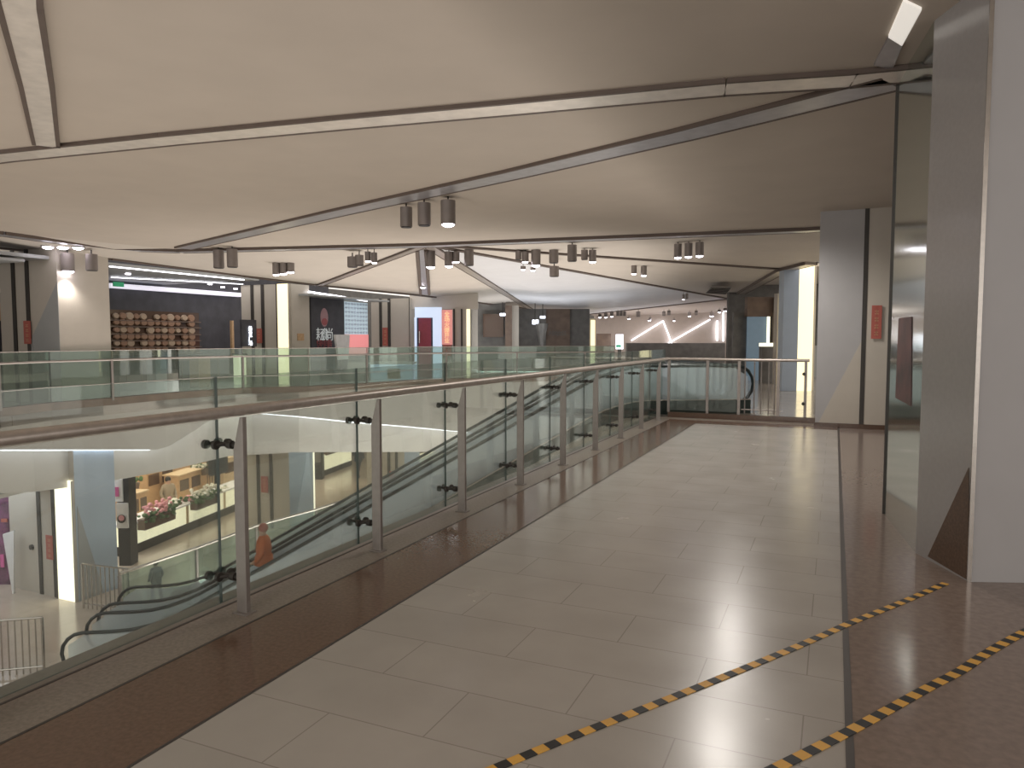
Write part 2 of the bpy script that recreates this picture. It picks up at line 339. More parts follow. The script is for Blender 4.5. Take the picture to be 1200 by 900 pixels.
# --- right side: glass shopfront, grey panel, near wall
A=cz(1035.5,602,0); B=cz(1073,648,0); Cn=cz(1135.5,682,0); Dn=cz(1300,684,0)
def wallseg(a,b,h0,h1,th,k,name):
    t=(b-a).normalized(); n=Vector((t.y,-t.x,0)); 
    if n.dot((a+b)/2)<0: n=-n
    mb=MB(); mb.prism([Vector((a.x,a.y,h0)),Vector((b.x,b.y,h0)),Vector((b.x,b.y,h0))+n*th,Vector((a.x,a.y,h0))+n*th],(0,0,h1-h0),k); return mb.build(name)
struct(wallseg(A,B,0,H,.06,'mirror','window_1'))
gp=struct(wallseg(B,Cn,0,H,.12,'greypan','wall_panel'))
struct(wallseg(Cn,Dn,0,H,.2,'wallg','wall_right'))
mb=MB(); mb.box((1.2,7.2,0),(1.4,16,H),'dim'); mb.box((1.2,16,0),(9,16.2,H),'dim'); struct(mb.build('wall_right_inner'))
mb=MB(); t=(B-Cn).normalized(); nn=Vector((-t.y,t.x,0)); nn = nn if nn.dot((B+Cn)/2)<0 else -nn
for kk,(x0,y0,x1,y1,x2,y2) in enumerate([(1136,548,1136,682,1088,652)]):
    pl=[]
    for x,y in ((x0,y0),(x1,y1),(x2,y2)):
        d=ray(x,y); s=(Cn-E).dot(nn)/d.dot(nn); pl.append(E+d*s)
    pl[1].z=0.01; pl[2].z=max(pl[2].z,.01)
    mb.prism([p+nn*.006 for p in pl],nn*-.004,'brownd')
struct(mb.build('trim_30'))
mb=MB(); p=Cn; mb.box((p.x-.012,p.y-.012,0),(p.x+.012,p.y+.012,H),'steelb'); struct(mb.build('trim_31'))
mb=MB(); p=A; mb.box((p.x-.012,p.y-.012,0),(p.x+.012,p.y+.012,H),'dark'); struct(mb.build('trim_32'))
# ================================================================ NEAR RAILING
POSTX=-3.02
pp=[281,442,541,610,659,698,727,752,773,790]
ys=[]
for x in pp: ys.append(cx(x,480,POSTX).y)
# regular spacing fitted
sp=(ys[7]-ys[0])/7; y0=ys[0]
YS=[y0+i*sp-(.22 if i<0 else 0) for i in range(-3,9)]
YS=[y for y in YS if y<14.0]
rl=thing('glass_railing',(POSTX,y0,0),'long glass railing with blade posts and round steel handrail beside the corridor','railing')
def post(mb,x,y,ax='x',s=-1):
    w=.032
    if ax=='x': prof=[(x+s*.04,y,0),(x-s*.032,y,0),(x-s*.032,y,1.115),(x-s*.012,y,1.115),(x+s*.04,y,.93)]; mb.prism([(a,b-w/2,c) for a,b,c in prof],(0,w,0),'postm')
    else: prof=[(x,y+.04,0),(x,y-.032,0),(x,y-.032,1.115),(x,y-.012,1.115),(x,y+.04,.93)]; mb.prism([(a-w/2,b,c) for a,b,c in prof],(w,0,0),'postm')
for y in YS:
    mb=MB(); post(mb,POSTX,y); p=mb.build('post',rl,bevel=.003)
    b=MB(); b.box((POSTX-.055,y-.04,0),(POSTX+.05,y+.04,.008),'postm'); q=b.build('base_plate',p,origin=rl.location)
    for z in (.20,.955):
        c=MB(); c.tube([(POSTX-.03,y,z),(-3.235,y-.0,z)],.013,'dark',10)
        for dy in (-.045,.045):
            c.tube([(-3.12,y,z),(-3.155,y+dy,z)],.010,'dark',8); c.cyl((-3.158,y+dy,z),.027,-.0,'dark',14,axis=(1,0,0)) if False else None
            c.cyl((-3.245,y+dy,z),.026,.022,'dark',14,axis=(1,0,0)); c.cyl((-3.170,y+dy,z),.026,.02,'dark',14,axis=(1,0,0))
        c.cyl((-3.11,y,z),.024,.03,'dark',14,axis=(1,0,0)); c.build('glass_clamp',p,smooth=True,origin=rl.location)
mb=MB(); mb.tube([(POSTX,Y0,1.15),(POSTX,14.42,1.15)],.033,'steel',20); mb.build('handrail',rl,smooth=True)
def gpanel(mb,a,b,z0,z1,th,k='glass'):
    d=(b-a).normalized(); n=Vector((-d.y,d.x,0))*th/2
    a0=a+Vector((0,0,z0)); b0=b+Vector((0,0,z0)); h=Vector((0,0,z1-z0))
    vs=[a0-n,b0-n,b0+n,a0+n,a0-n+h,b0-n+h,b0+n+h,a0+n+h]
    mb.add(vs,[(0,1,5,4),(2,3,7,6)],k); mb.add(vs,[(0,3,2,1),(4,5,6,7),(1,2,6,5),(3,0,4,7)],'gedge')
for y,yn in zip(YS,YS[1:]+[YS[-1]+sp]):
    mb=MB(); gpanel(mb,Vector((-3.195,y+.005,0)),Vector((-3.195,yn-.005,0)),.03,1.335,.012); mb.build('glass_panel',rl)
# --- end railing across the corridor
er=thing('end_railing',(-1.6,14.42,0),'short steel railing with bars and glass closing the far end of corridor','railing')
mb=MB(); mb.tube([(POSTX,14.42,1.15),(-.42,14.42,1.15)],.028,'steel',16); mb.build('handrail',er,smooth=True)
xb=[cy(x,450,14.42).x for x in (873,884,892,901,908)]
for x in xb: mb=MB(); mb.cyl((x,14.42,.12),.012,1.02,'postm',8); mb.build('bar',er)
mb=MB(); mb.tube([(xb[0]-.06,14.42,.2),(xb[-1]+.05,14.42,.2)],.012,'postm',8); mb.build('bottom_rail',er)
for x in (-3.0,-2.25,cy(866,450,14.42).x,cy(912,450,14.42).x,cy(944,450,14.42).x):
    mb=MB(); mb.box((x-.025,14.40,.10),(x+.025,14.44,1.13),'postm'); mb.build('post',er)
x0=cy(912,450,14.42).x;x1=cy(944,450,14.42).x;x2=cy(866,450,14.42).x
mb=MB(); gpanel(mb,Vector((-2.97,14.42,0)),Vector((-2.28,14.42,0)),.14,1.08,.012,'glass'); mb.build('glass_panel',er)
mb=MB(); gpanel(mb,Vector((-2.22,14.42,0)),Vector((x2-.04,14.42,0)),.14,1.08,.012,'glass'); mb.build('glass_panel',er)
for z in (.35,.9): mb=MB(); mb.cyl((x1-.03,14.36,z),.03,.12,'dark',10,axis=(0,1,0)); mb.build('glass_clamp',er)
# ================================================================ HAZARD TAPE
def hazard(pxs,w,per,label):
    pts=[cz(x,y,0) for x,y in pxs]
    # resample with Catmull
    dense=[]
    for i in range(len(pts)-1):
        p0=pts[max(i-1,0)];p1=pts[i];p2=pts[i+1];p3=pts[min(i+2,len(pts)-1)]
        for k in range(24):
            t=k/24; dense.append(.5*((2*p1)+(p2-p0)*t+(2*p0-5*p1+4*p2-p3)*t*t+(3*p1-p0-3*p2+p3)*t**3))
    dense.append(pts[-1])
    L=[0]
    for a,b in zip(dense,dense[1:]): L.append(L[-1]+(b-a).length)
    def at(s):
        for i in range(len(L)-1):
            if L[i+1]>=s: t=(s-L[i])/max(L[i+1]-L[i],1e-9); return dense[i].lerp(dense[i+1],t),(dense[i+1]-dense[i]).normalized()
        return dense[-1],(dense[-1]-dense[-2]).normalized()
    mb=MB(); s=0; i=0
    while s<L[-1]:
        e=min(s+per/2,L[-1]); (a,ta),(b,tb)=at(s),at(e); na=Vector((-ta.y,ta.x,0))*w/2; nb=Vector((-tb.y,tb.x,0))*w/2
        zz=Vector((0,0,.0045))
        vs=[a-na+zz,a+na+zz,b+nb+zz,b-nb+zz]; vs+= [v-Vector((0,0,.003)) for v in vs]
        mb.add(vs,[(0,1,2,3),(7,6,5,4),(0,4,5,1),(1,5,6,2),(2,6,7,3),(3,7,4,0)],'tblack' if i%2 else 'yellow'); s=e; i+=1
    return tag(mb.build('hazard_tape'),label,'hazard tape')
hazard([(500,935),(580,901),(660,868),(711,848),(775,823),(850,793),(925,762),(962,746),(1000,729),(1055,707),(1108,684)],.042,.115,'long yellow and black striped tape crossing the pale tiles, ending at grey wall panel')
hazard([(860,925),(915,898),(1000,855),(1085,808),(1125,787),(1155,767),(1197,743),(1300,690)],.046,.115,'shorter yellow and black striped tape in the bottom right corner on brown stone')
# ================================================================ ESCALATORS
def arc(c,r,a0,a1,n=8): return [(c[0]+r*math.cos(a0+(a1-a0)*i/n), c[1]+r*math.sin(a0+(a1-a0)*i/n)) for i in range(n+1)]
def esc_profile(hh,rad=.38,s_lo=1.65,run=9.05,flat=2.9,rise=5.0):
    """handrail centreline in (s,z): lower newel loop, incline, upper newel loop"""
    a=arc((rad,hh-rad),rad,-PI*.55,-PI,4)
    pts=[(rad+.35,hh-2*rad)]
    for i in range(9):
        t=-PI/2-PI*i/8; pts.append((rad+rad*math.cos(t),hh-rad+rad*math.sin(t)))
    def bl(s):
        # smooth step between flats
        t=(s-s_lo)/run
        if t<=0: z=0
        elif t>=1: z=rise
        else: z=rise*t
        k=.35
        # soften corners
        if abs(s-s_lo)<k*2: u=(s-s_lo+2*k)/(4*k); z=rise/run*(2*k)*u*u
        e=s_lo+run
        if abs(s-e)<k*2: u=(e+2*k-s)/(4*k); z=rise-rise/run*(2*k)*u*u
        return z
    S=s_lo+run+flat
    s=rad+.2
    while s<S-rad: pts.append((s,hh+bl(s))); s+=.35
    for i in range(9):
        t=PI/2-PI*i/8; pts.append((S-rad+rad*math.cos(t),rise+hh-rad+rad*math.sin(t)))
    pts.append((S-rad-.35,rise+hh-2*rad))
    return pts,bl,S
prof,bl,ES=esc_profile(1.0)
def escalator(off,label):
    base=E_B+E_PERP*off; 
    base.z=-5
    t=thing('escalator',base,label,'escalator','pair of escalators between the two floors')
    W=1.0
    def P(s,z,w): return base+E_DIR*s+E_PERP*w+Vector((0,0,z))
    N=48
    for w in (0,W):
        mb=MB(); mb.tube([P(s,z,w) for s,z in prof],.035,'rubber',8); mb.build('handrail',t,smooth=True)
        mb=MB()
        ss=[.12+i*(ES-.24)/N for i in range(N+1)]
        for a,b in zip(ss,ss[1:]):
            vs=[P(a,.28+bl(a),w-.006),P(b,.28+bl(b),w-.006),P(b,.94+bl(b)-(.2 if b>ES-.3 else 0),w-.006),P(a,.94+bl(a)-(.2 if a<.3 else 0),w-.006)]
            mb.prism(vs,E_PERP*.012,'glassb')
        # rebuild as one smooth sheet without inner end faces
        mb=MB(); n=len(ss); vs=[]
        for dw in (-.006,.006):
            for s in ss: vs += [P(s,.28+bl(s),w+dw),P(s,.95+bl(s)-(.18 if s<.3 or s>ES-.3 else 0),w+dw)]
        fs=[]
        for i in range(n-1):
            fs.append((2*i,2*i+2,2*i+3,2*i+1)); j=2*n; fs.append((j+2*i,j+2*i+1,j+2*i+3,j+2*i+2)); fs.append((2*i+1,2*i+3,j+2*i+3,j+2*i+1))
        mb.add(vs,fs,'glassb'); mb.build('glass_balustrade',t)
        # skirt deck
        mb=MB(); sd=-.16 if w==0 else -.06
        pf=[(s,bl(s)) for s in ss]
        vs=[]
        for s,z in pf: vs += [P(s,z+.30,w+sd),P(s,z+.02,w+sd),P(s,z+.02,w+sd+.22),P(s,z+.30,w+sd+.22)]
        fs=[]
        for i in range(n-1):
            for j in range(4): fs.append((i*4+j,i*4+(j+1)%4,(i+1)*4+(j+1)%4,(i+1)*4+j))
        fs += [(0,3,2,1),tuple((n-1)*4+j for j in range(4))]
        mb.add(vs,fs,'skirt'); dk=mb.build('skirt_deck',t)
        mb=MB(); mb.tube([P(s,bl(s)+.31,w+sd) for s in ss],.012,'steel',6); mb.build('deck_trim',dk,smooth=True,origin=t.location)
    # steps
    mb=MB(); vs=[]; fs=[]; s=1.5
    path=[(.1,0.0),(1.6,0.0)]
    d=.4; h=5.0/23
    for i in range(23): path += [(1.65+i*9.05/23,h*i),(1.65+i*9.05/23,h*(i+1))]
    path += [(10.7,5.0),(ES-.1,5.0)]
    for s,z in path: vs += [P(s,z+.02,.1),P(s,z+.02,.9)]
    for i in range(len(path)-1): fs.append((2*i,2*i+1,2*i+3,2*i+2))
    mb.add(vs,fs,'step'); mb.build('steps',t)
    # truss cladding
    mb=MB(); ss=[.0+i*ES/N for i in range(N+1)]; n=len(ss); vs=[]; fs=[]
    for s in ss:
        zb=max(bl(s)-.85,-.02) if s<9 else bl(s)-.6
        vs += [P(s,bl(s)+.02,-.14),P(s,min(zb,bl(s)),-.14),P(s,min(zb,bl(s)),1.14),P(s,bl(s)+.02-.04,1.14)]
    for i in range(n-1):
        for j in range(3): fs.append((i*4+j,i*4+j+1,(i+1)*4+j+1,(i+1)*4+j))
    mb.add(vs,fs,'truss'); mb.build('truss_cladding',t)
    return t
escalator(0,'nearer escalator with black handrails, carrying a person in orange')
escalator(1.55,'farther escalator with black handrails, behind the one with the orange person')
# ================================================================ COLUMNS
def column(name,label,X,pl,pc,pr,pyb,z0,z1,trims=(),left='cream',right='cream',glowpx=None,tri=None,trir=None,gk='glow',gz=None,both=False):
    c=cx(pc,pyb,X); y0=c.y; xl=cy(pl,pyb,y0).x; y1=cx(pr,pyb,X).y
    t=thing(name,(X,y0,z0),label,'column')
    mb=MB(); mb.box((xl,y0,z0),(X,y1,z1),left); mb.add([(X+.004,y0,z0),(X+.004,y1,z0),(X+.004,y1,z1),(X+.004,y0,z1)],[(0,1,2,3)],right); mb.build('shaft',t)
    for p in trims:
        x=cy(p,pyb,y0).x; mb=MB(); mb.box((x-.06,y0-.03,z0),(x+.06,y0,z1),'dark'); mb.build('groove_strip',t)
    if glowpx:
        a,b=glowpx; xa=cy(a,pyb,y0).x; xb_=min(cy(b,pyb,y0).x,X); g0,g1=gz or (z0,z1)
        mb=MB(); mb.box((xa,y0-.05,g0),(xb_,y0-.005,g1),gk); mb.build('light_strip',t,label='warm glowing vertical light strip')
        mb=MB(); mb.box((xa-.04,y0-.07,g0),(xa,y0,g1),'dark'); mb.box((xb_,y0-.07,g0),(xb_+.03,y0,g1),'cream'); mb.build('strip_frame',t)
    if tri:
        (pa,za),(pb,zb),(pc_,zc),k=tri
        mb=MB(); mb.prism([(cy(p,pyb,y0).x,y0-.004,z) for p,z in ((pa,za),(pb,zb),(pc_,zc))],(0,-.01,0),k); mb.build('triangle_panel',t,label='darker grey triangular cladding panel')
    if trir:
        (pa,za),(pb,zb),(pc_,zc),k=trir
        mb=MB(); mb.prism([(X+.006,cx(p,pyb,X).y,z) for p,z in ((pa,za),(pb,zb),(pc_,zc))],(.01,0,0),k); mb.build('triangle_panel',t,label='triangular cladding panel of another tone')
    return t,y0,xl,y1
XU=-16.75
U1,u1y,u1x,u1y1=column('column','wide upper column at the left edge with grey triangle and red notice',XU,5,72,132,465,0,3.75,(22,38),'cream','cream',tri=((73,2.9),(73,0),(39,1.5),'greyc'))
mbx=MB(); a=[(cy(p,465,u1y).x,u1y-.012,z) for p,z in ((39,1.5),(73,0),(39,0))]; mbx.prism(a,(0,-.008,0),'greyc'); mbx.build('triangle_panel',U1)
U2,u2y,u2x,_=column('column','upper column with yellow strip light, between round-plate shop and black-sign shop',XU,285,343,364,452,0,3.4,(298,310),'cream','cream',glowpx=(328,341))
U3,u3y,u3x,_=column('column','upper column between the black shop sign and the pale blue doorway',-15.8,436,482,487,446,0,3.2,(447,457),'cream','cream',glowpx=(482,486))
U4,u4y,u4x,_=column('column','upper column beside the red vertical banner with yellow strip light',-14.6,530,553,560,440,0,3.1,(532,541),'greyc','cream',glowpx=(545,552),gk='glow')
XL=-16.9
La,lay,lax,_=column('column','lower floor column at left with brightest strip light and blue side',-17.08,15,92,139,700,-5,-.5,(50,67),'cream','bluec',glowpx=(71,91),gk='glowb',gz=(-5,-1.95),trir=((94,-2.6),(94,-5),(122,-5),'greyc'))
Lb,lby,lbx,_=column('column','lower floor column with pale blue side beyond the flower planters',XL,288,339,367,560,-5,-1.4,(303,318),'cream','bluec',trir=((362,-2.1),(367,-5),(344,-5),'bluel'))
Lc,lcy,lcx,_=column('column','lower floor column farthest along, behind the escalator handrails',-16.2,430,474,492,560,-5,-1.4,(456,465),'cream','bluec')
# glow edge at column B
mb=MB(); q=cx(367,560,XL); mb.box((XL-.25,q.y+.01,-5),(XL+.0,q.y+.09,-1.7),'glowb'); mb.build('light_strip',Lb,label='thin bright white light strip')
# right pillar R1
pc=cz(955,500,0); Yp=pc.y; xr=2.2; x12=cy(1012,400,Yp).x
t=thing('column',(pc.x,Yp,0),'broad right-hand pillar with dark vertical groove standing at corridor end','column')
mb=MB(); mb.box((pc.x,Yp,0),(xr,Yp+1.2,H),'wallg'); mb.build('shaft',t)
mb=MB(); mb.box((x12-.035,Yp-.02,0),(x12+.035,Yp,H),'dark'); mb.build('groove_strip',t)
mb=MB(); mb.box((x12+.035,Yp-.012,0),(xr,Yp,H),'cream'); mb.build('side_panel',t,label='cream panel right of the groove')
mb=MB(); mb.prism([(x12-.035,Yp-.008,1.55+(397-400)*Yp*.9/850),(x12-.035,Yp-.008,0),(pc.x+.02,Yp-.008,0)],(0,.006,0),'cream'); mb.build('triangle_panel',t,label='cream triangular panel')
mb=MB(); mb.box((pc.x-.02,Yp-.03,0),(xr,Yp,.08),'brownd'); mb.build('skirting',t)
# light strips right far
def glowcol(label,px0,px1,pyt,pyb,D,k='glow',side=None):
    a=cd(px0,pyt,D); b=cd(px1,pyb,D); t=thing('light_column',(a.x,a.y,0),label,'light column')
    w=b-a; w.z=0; 
    mb=MB(); mb.obox((a.x,a.y,0),w,Fh*.1,(0,0,a.z),k); mb.build('light_strip',t)
    mb=MB(); mb.obox(Vector((a.x,a.y,0))+Fh*.1-w*.25,w*1.5,Fh*.35,(0,0,a.z+.1),'cream'); mb.build('backing',t)
    if side: mb=MB(); mb.obox(Vector((a.x,a.y,0))-w*side,w*(side-.05),Fh*.4,(0,0,a.z+.1),'bluec'); mb.build('side_panel',t,label='pale blue grey side panel')
    return t
glowcol('tall yellow glowing light column left of the broad right pillar',938,951,308,457,21.5,side=1.1)
glowcol('shorter yellow glowing light column beside the far right shop',915,921,347,452,24.5)
glowcol('narrow distant yellow light column left of the zigzag-lit shop',692.5,697,375,432,42)
# notices
def notice(c,u,w,h,label,k='red'):
    u=Vector(u).normalized(); o=Vector(c)-u*w/2-Vector((0,0,h/2)); n=u.cross(Vector((0,0,1)))
    t=thing('notice',c,label,'notice','red notices on the columns')
    mb=MB(); mb.obox(o,u*w,n*.012,(0,0,h),k); mb.build('paper',t)
    mb=MB()
    for i in range(4):
        mb=MB(); q=o+u*w*.3+n*.012+Vector((0,0,h*(.10+.21*i))); mb.obox(q,u*w*.4,n*.003,(0,0,h*.035),'faded'); mb.obox(q+Vector((0,0,h*.08)),u*w*.4,n*.003,(0,0,h*.03),'faded'); mb.obox(q+u*w*.16,u*w*.08,n*.003,(0,0,h*.13),'faded'); mb.build('character',t)
    return t
def on_y(px,py,y): return cy(px,py,y)
def nt(px,pt,pb,wpx,y,label,k='red'):
    a=cy(px,pt,y);b=cy(px,pb,y);c=(a+b)/2; w=abs(cy(px+wpx/2,pt,y).x-cy(px-wpx/2,pt,y).x); notice((c.x,y-.035,c.z),(1,0,0),w,abs(a.z-b.z),label,k)
nt(34,376,403,8,u1y,'red paper notice on the upper column at the left edge')
nt(304.5,385,402,7,u2y,'orange-red notice between grooves of the column left of black shop sign')
nt(452,384,405,6,u3y,'red notice between grooves of the column right of black shop sign')
nt(60,627,655,8,lay,'red notice on the lower column beside brightest strip light')
nt(311,558,577,8,lby,'red notice on lower column with pale blue side')
nt(460,552,566,6,lcy,'red notice on the farthest lower column')
nt(1027,358,397,12,Yp,'larger red notice on the broad right-hand pillar')
a=cd(536,385,30)
# sign plates on column U2 and lower A
mb=MB(); p=cx(351,395,XU); mb.box((XU,p.y-.12,p.z-.12),(XU+.03,p.y+.2,p.z+.12),'wood'); tag(mb.build('wall_plate'),'small brown plate on the column left of the black shop sign','sign')
mb=MB(); p=cy(38,641,lay); mb.cyl((p.x,lay,p.z),.07,-.05,'dark',10,axis=(0,1,0)); mb.build('fire_alarm'); tag(bpy.data.objects['fire_alarm'],'small dark round alarm button on the lower left column','alarm')
# ================================================================ OPPOSITE RAILING
t=thing('opposite_railing',OPP[2].copy(),'green glass railing with grey handrail along the opposite upper floor','railing')
def along(pts,step):
    out=[];L=0
    for a,b in zip(pts,pts[1:]):
        n=max(1,round((b-a).length/step))
        for i in range(n): out.append(a.lerp(b,i/n))
    out.append(pts[-1]); return out
OR=[Vector((p.x,p.y,0)) for p in OPPF]; OR[0].y=6
ap=along(OR,1.6)
mb=MB(); mb.tube([p+Vector((0,0,1.02)) for p in ap],.03,'postm',8); mb.build('handrail',t,smooth=True)
mb=MB(); mb.tube([p+Vector((0,0,.42)) for p in ap],.013,'postm',6); mb.build('middle_rail',t,smooth=True)
mb=MB(); mb.tube([p+Vector((0,0,1.26)) for p in ap],.010,'postm',6); mb.build('glass_cap',t,smooth=True)
for a,b in zip(ap,ap[1:]):
    mb=MB(); d=(b-a).normalized(); gpanel(mb,a+d*.01,b-d*.01,.08,1.25,.012,'glassg'); mb.build('glass_panel',t)
for p in ap[::2]: mb=MB(); mb.box((p.x-.03,p.y-.03,0),(p.x+.03,p.y+.03,1.0),'postm'); mb.build('post',t)
# lower railing
rp=[cz(140,672+0,-3.9),cz(230,642,-3.9),cz(300,616,-3.9),cz(370,597,-3.9),cz(440,574,-3.9),cz(520,553,-3.9)]
rp=[Vector((p.x,p.y,-5)) for p in rp]
t=thing('lower_railing',rp[0],'glass railing on the lower floor in front of the flower shop','railing')
ap=along(rp,1.9)
mb=MB(); mb.tube([p+Vector((0,0,1.1)) for p in ap],.035,'steelb',8); mb.build('handrail',t,smooth=True)
for a,b in zip(ap,ap[1:]):
    mb=MB(); d=(b-a).normalized(); gpanel(mb,a+d*.01,b-d*.01,.06,1.05,.012,'glassb' if False else 'glassg'); mb.build('glass_panel',t)
for p in ap: mb=MB(); mb.box((p.x-.03,p.y-.03,-5),(p.x+.03,p.y+.03,-3.95),'postm'); mb.build('post',t)
mb=ribbon(rp,-4.93,-5.4,.2,'greyst',-.1); struct(mb.build('trim_33'))
# bar fences
def fence(a,b,h,n,label):
    t=thing('bar_fence',a,label,'fence'); 
    for z in (h,.12): mb=MB(); mb.tube([a+Vector((0,0,z)),b+Vector((0,0,z))],.022,'steelb',8); mb.build('rail',t)
    for i in range(n): p=a.lerp(b,i/(n-1)); mb=MB(); mb.cyl(p,.028 if i in(0,n-1) else .014,h,'steelb',8); mb.build('bar',t)
a=cd(97,680,17.3); b=cd(150,683,16.9); a.z=b.z=-5; fence(a,b,1.1,11,'steel bar fence joining lower left column to the farther escalator')
a=cd(-40,748,13.6); b=cd(50,748,13.9); a.z=b.z=-5; fence(a,b,1.1,12,'steel bar fence at the bottom left, in front of nearest handrail')
# ================================================================ UPPER SHOPS (opposite)
XS=-21.3
ya=cx(132,400,XU).y; yb=cx(285,400,XU).y
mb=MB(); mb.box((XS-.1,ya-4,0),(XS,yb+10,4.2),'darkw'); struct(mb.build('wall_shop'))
mb=MB(); mb.box((XS-6,14,3.32),(XU-.2,yb+12,3.4),'ceil2'); struct(mb.build('ceiling_shop')) if False else None
shopc=MB(); shopc.box((XS,ya-6,3.42),(XU-.25,yb+1,3.5),'greyc'); struct(shopc.build('ceiling_shop'))
def strip(a,b,r,label,k='cool'):
    mb=MB(); d=(b-a).normalized(); mb.tube([a,b],r,k,6); o=mb.build('light_strip'); return tag(o,label,'light strip')
zA=3.40
pa=cx(128,306,XU-.3); pb=cx(286,326,XU-.3); strip(Vector((XU-.3,pa.y,3.40)),Vector((XU-.3,pb.y,3.40)),.016,'long thin white ceiling light nearest in the round-plate shop')
strip(cz(130,325,3.39),cz(285,333,3.39),.012,'thin second ceiling light line in the round-plate shop')
mb=MB(); a=cx(130,332,XS+.3); b=cx(285,342,XS+.3); zt=a.z+.08; mb.box((XS+.02,a.y,a.z-.13),(XS+.3,b.y,a.z+.01),'band'); tag(mb.build('light_band'),'broad white light band above the dark wall of the round-plate shop','light band')
for i,(x,y) in enumerate([(150,321),(246,333),(261,336.5),(276,338.5)]):
    p=cz(x,y,3.41); mb=MB(); mb.cyl((p.x,p.y,3.395),.07,.03,'lamp',12); tag(mb.build('recessed_light'),'small round recessed light, %s from left in the round-plate shop'%ORD[i],'ceiling light','recessed lights of the round-plate shop')
p=cx(132,331,XU-.5); mb=MB(); mb.box((p.x,p.y,p.z-.10),(p.x+.04,p.y+.3,p.z+.02),'green'); tag(mb.build('exit_sign'),'small green exit sign beside the wide left column','sign')
# plates
wl=[cx(x,393,XS+.05).y for x in range(136,232,8)]
rowsz=[cx(180,y,XS+.05).z for y in (371.5,378.5,387,394.5,402,409.5)]
t=thing('wall_rack',(XS,wl[0],0),'dark red-brown rack holding the round tan plates','rack')
mb=MB(); 
for z in rowsz: mb.box((XS+.0,wl[0]-.5,z-.16),(XS+.12,wl[-1]+.4,z-.125),'dimb')
mb.build('shelf',t) 
mb=MB(); mb.box((XS-.0,wl[0]-.5,rowsz[-1]-.2),(XS+.02,wl[-1]+.4,rowsz[0]+.2),'brownd'); mb.build('back_panel',t)
proto={}
for r_,z in enumerate(rowsz):
    for c_,y in enumerate(wl):
        if (r_*7+c_*3)%11==4: continue
        kind='tanl' if (r_*5+c_*2)%4==0 else 'tan'
        lab='%s plate, %s from left in the %s row from top of the shop wall'%('cream round' if kind=='tanl' else 'tan round',ORD[c_],ORD[r_])
        s=.115+.02*((r_*3+c_)%3)
        if (kind) not in proto:
            mb=MB(); mb.cyl((0,0,0),.13,.05,kind,16,axis=(1,0,0),r2=.10); o=mb.build('round_plate',origin=(0,0,0)); proto[kind]=o
        else: o=proto[kind].copy(); C.objects.link(o)
        o.location=(XS+.06,y,z); sc=s/.13*.88; o.scale=(1,sc*1.25,sc*.95); tag(o,lab,'plate','round plates on the dark shop wall')
# lower display stands in shop 1
for i,(x0,x1,k,lab) in enumerate([(183,196,'bluec','pale blue display stand in front of the round plates'),(233,247,'wood','tan display stand at right of the round plates'),(284,289,'glow','glowing pale post at the right edge of the round-plate shop')]):
    a=cx(x0,440,XU-1.6); b=cx(x1,440,XU-1.6); mb=MB(); mb.box((XU-2.0,a.y,0),(XU-1.6,b.y,1.0),k if k!='glow' else 'lit'); mb.box((XU-2.05,a.y-.03,1.0),(XU-1.55,b.y+.03,1.05),'dark'); tag(mb.build('display_stand',bevel=.02),lab,'display stand')
a=cx(140,440,XU-2.4); b=cx(275,440,XU-2.4)
t=thing('shop_counter',(XU-2.4,a.y,0),'long dark counter across the front of the round-plate shop','counter')
mb=MB(); mb.box((XU-3.0,a.y,0),(XU-2.4,b.y,.85),'darkw'); mb.build('body',t); mb=MB(); mb.box((XU-3.05,a.y,.85),(XU-2.35,b.y,.9),'dimb'); mb.build('worktop',t)
mb=MB()
for i in range(9): yy=a.y+(b.y-a.y)*(i+.5)/9; mb.box((XU-2.4,yy-.01,.05),(XU-2.385,yy+.01,.82),'dimb')
mb.build('panel_joints',t)
mb=MB(); p=cx(273,388,XS+.3);mb.box((XS+.2,p.y-.05,0.8),(XS+.3,p.y+.05,p.z+.4),'lantern' if False else 'wood'); tag(mb.build('display_pole'),'slim tan pole at right inside the round-plate shop','pole')
# vertical sign
a=cx(279,380,XU-.15); b=cx(285,406,XU-.15)
t=thing('vertical_sign',(XU-.15,a.y,a.z),'dark blue vertical sign with four lit characters at the round-plate shop','sign')
mb=MB(); mb.box((XU-.2,a.y+.12,b.z),(XU-.12,a.y+.75,a.z+.15),'darkw'); mb.build('board',t)
for i in range(4):
    z=cx(283,385.5+5.7*i,XU-.1).z; text_mesh('character','美食广场'[i],.17,'sign',(XU-.09,a.y+.45,z),(0,1,0),t)
# shop 2: black sign wall + patterned board
ys2=cx(366,400,XU-.2).y; p0=cx(364,340,XU-.3); p1=cx(403,350,XU-.3); pz=cx(385,410,XU-.3).z
t=thing('shop_sign',(XU-.3,p0.y,0),'black shop sign wall with pinkish oval emblem and grey characters','sign')
xs=XU-.3; mb=MB(); mb.box((xs-.1,p0.y,0.9),(xs,p1.y,3.05),'darkw'); mb.build('board',t)
c=cx(380,378,xs); mb=MB(); mb.ball((xs+.005,c.y,cx(380,372,xs).z),.22,'dusty',10,(.05,1,1.55)); 
mb.build('emblem',t,label='pinkish oval emblem',smooth=True)
mb=MB(); c2=cx(380,381,xs); mb.ball((xs+.02,c2.y,cx(380,377,xs).z),.17,'dustyr',8,(.05,1,.75)); mb.build('emblem_detail',t)
for i,ch in enumerate('耘食尚'):
    q=cx(375+5.2*i,393,xs); text_mesh('character',ch,.5,'signd',(xs+.02,q.y,q.z),(0,1,0),t)
for i,ch in enumerate('快时尚餐'):
    q=cx(373.5+4.2*i,403,xs); text_mesh('red_character',ch,.3,'dustyr',(xs+.02,q.y,q.z),(0,1,0),t)
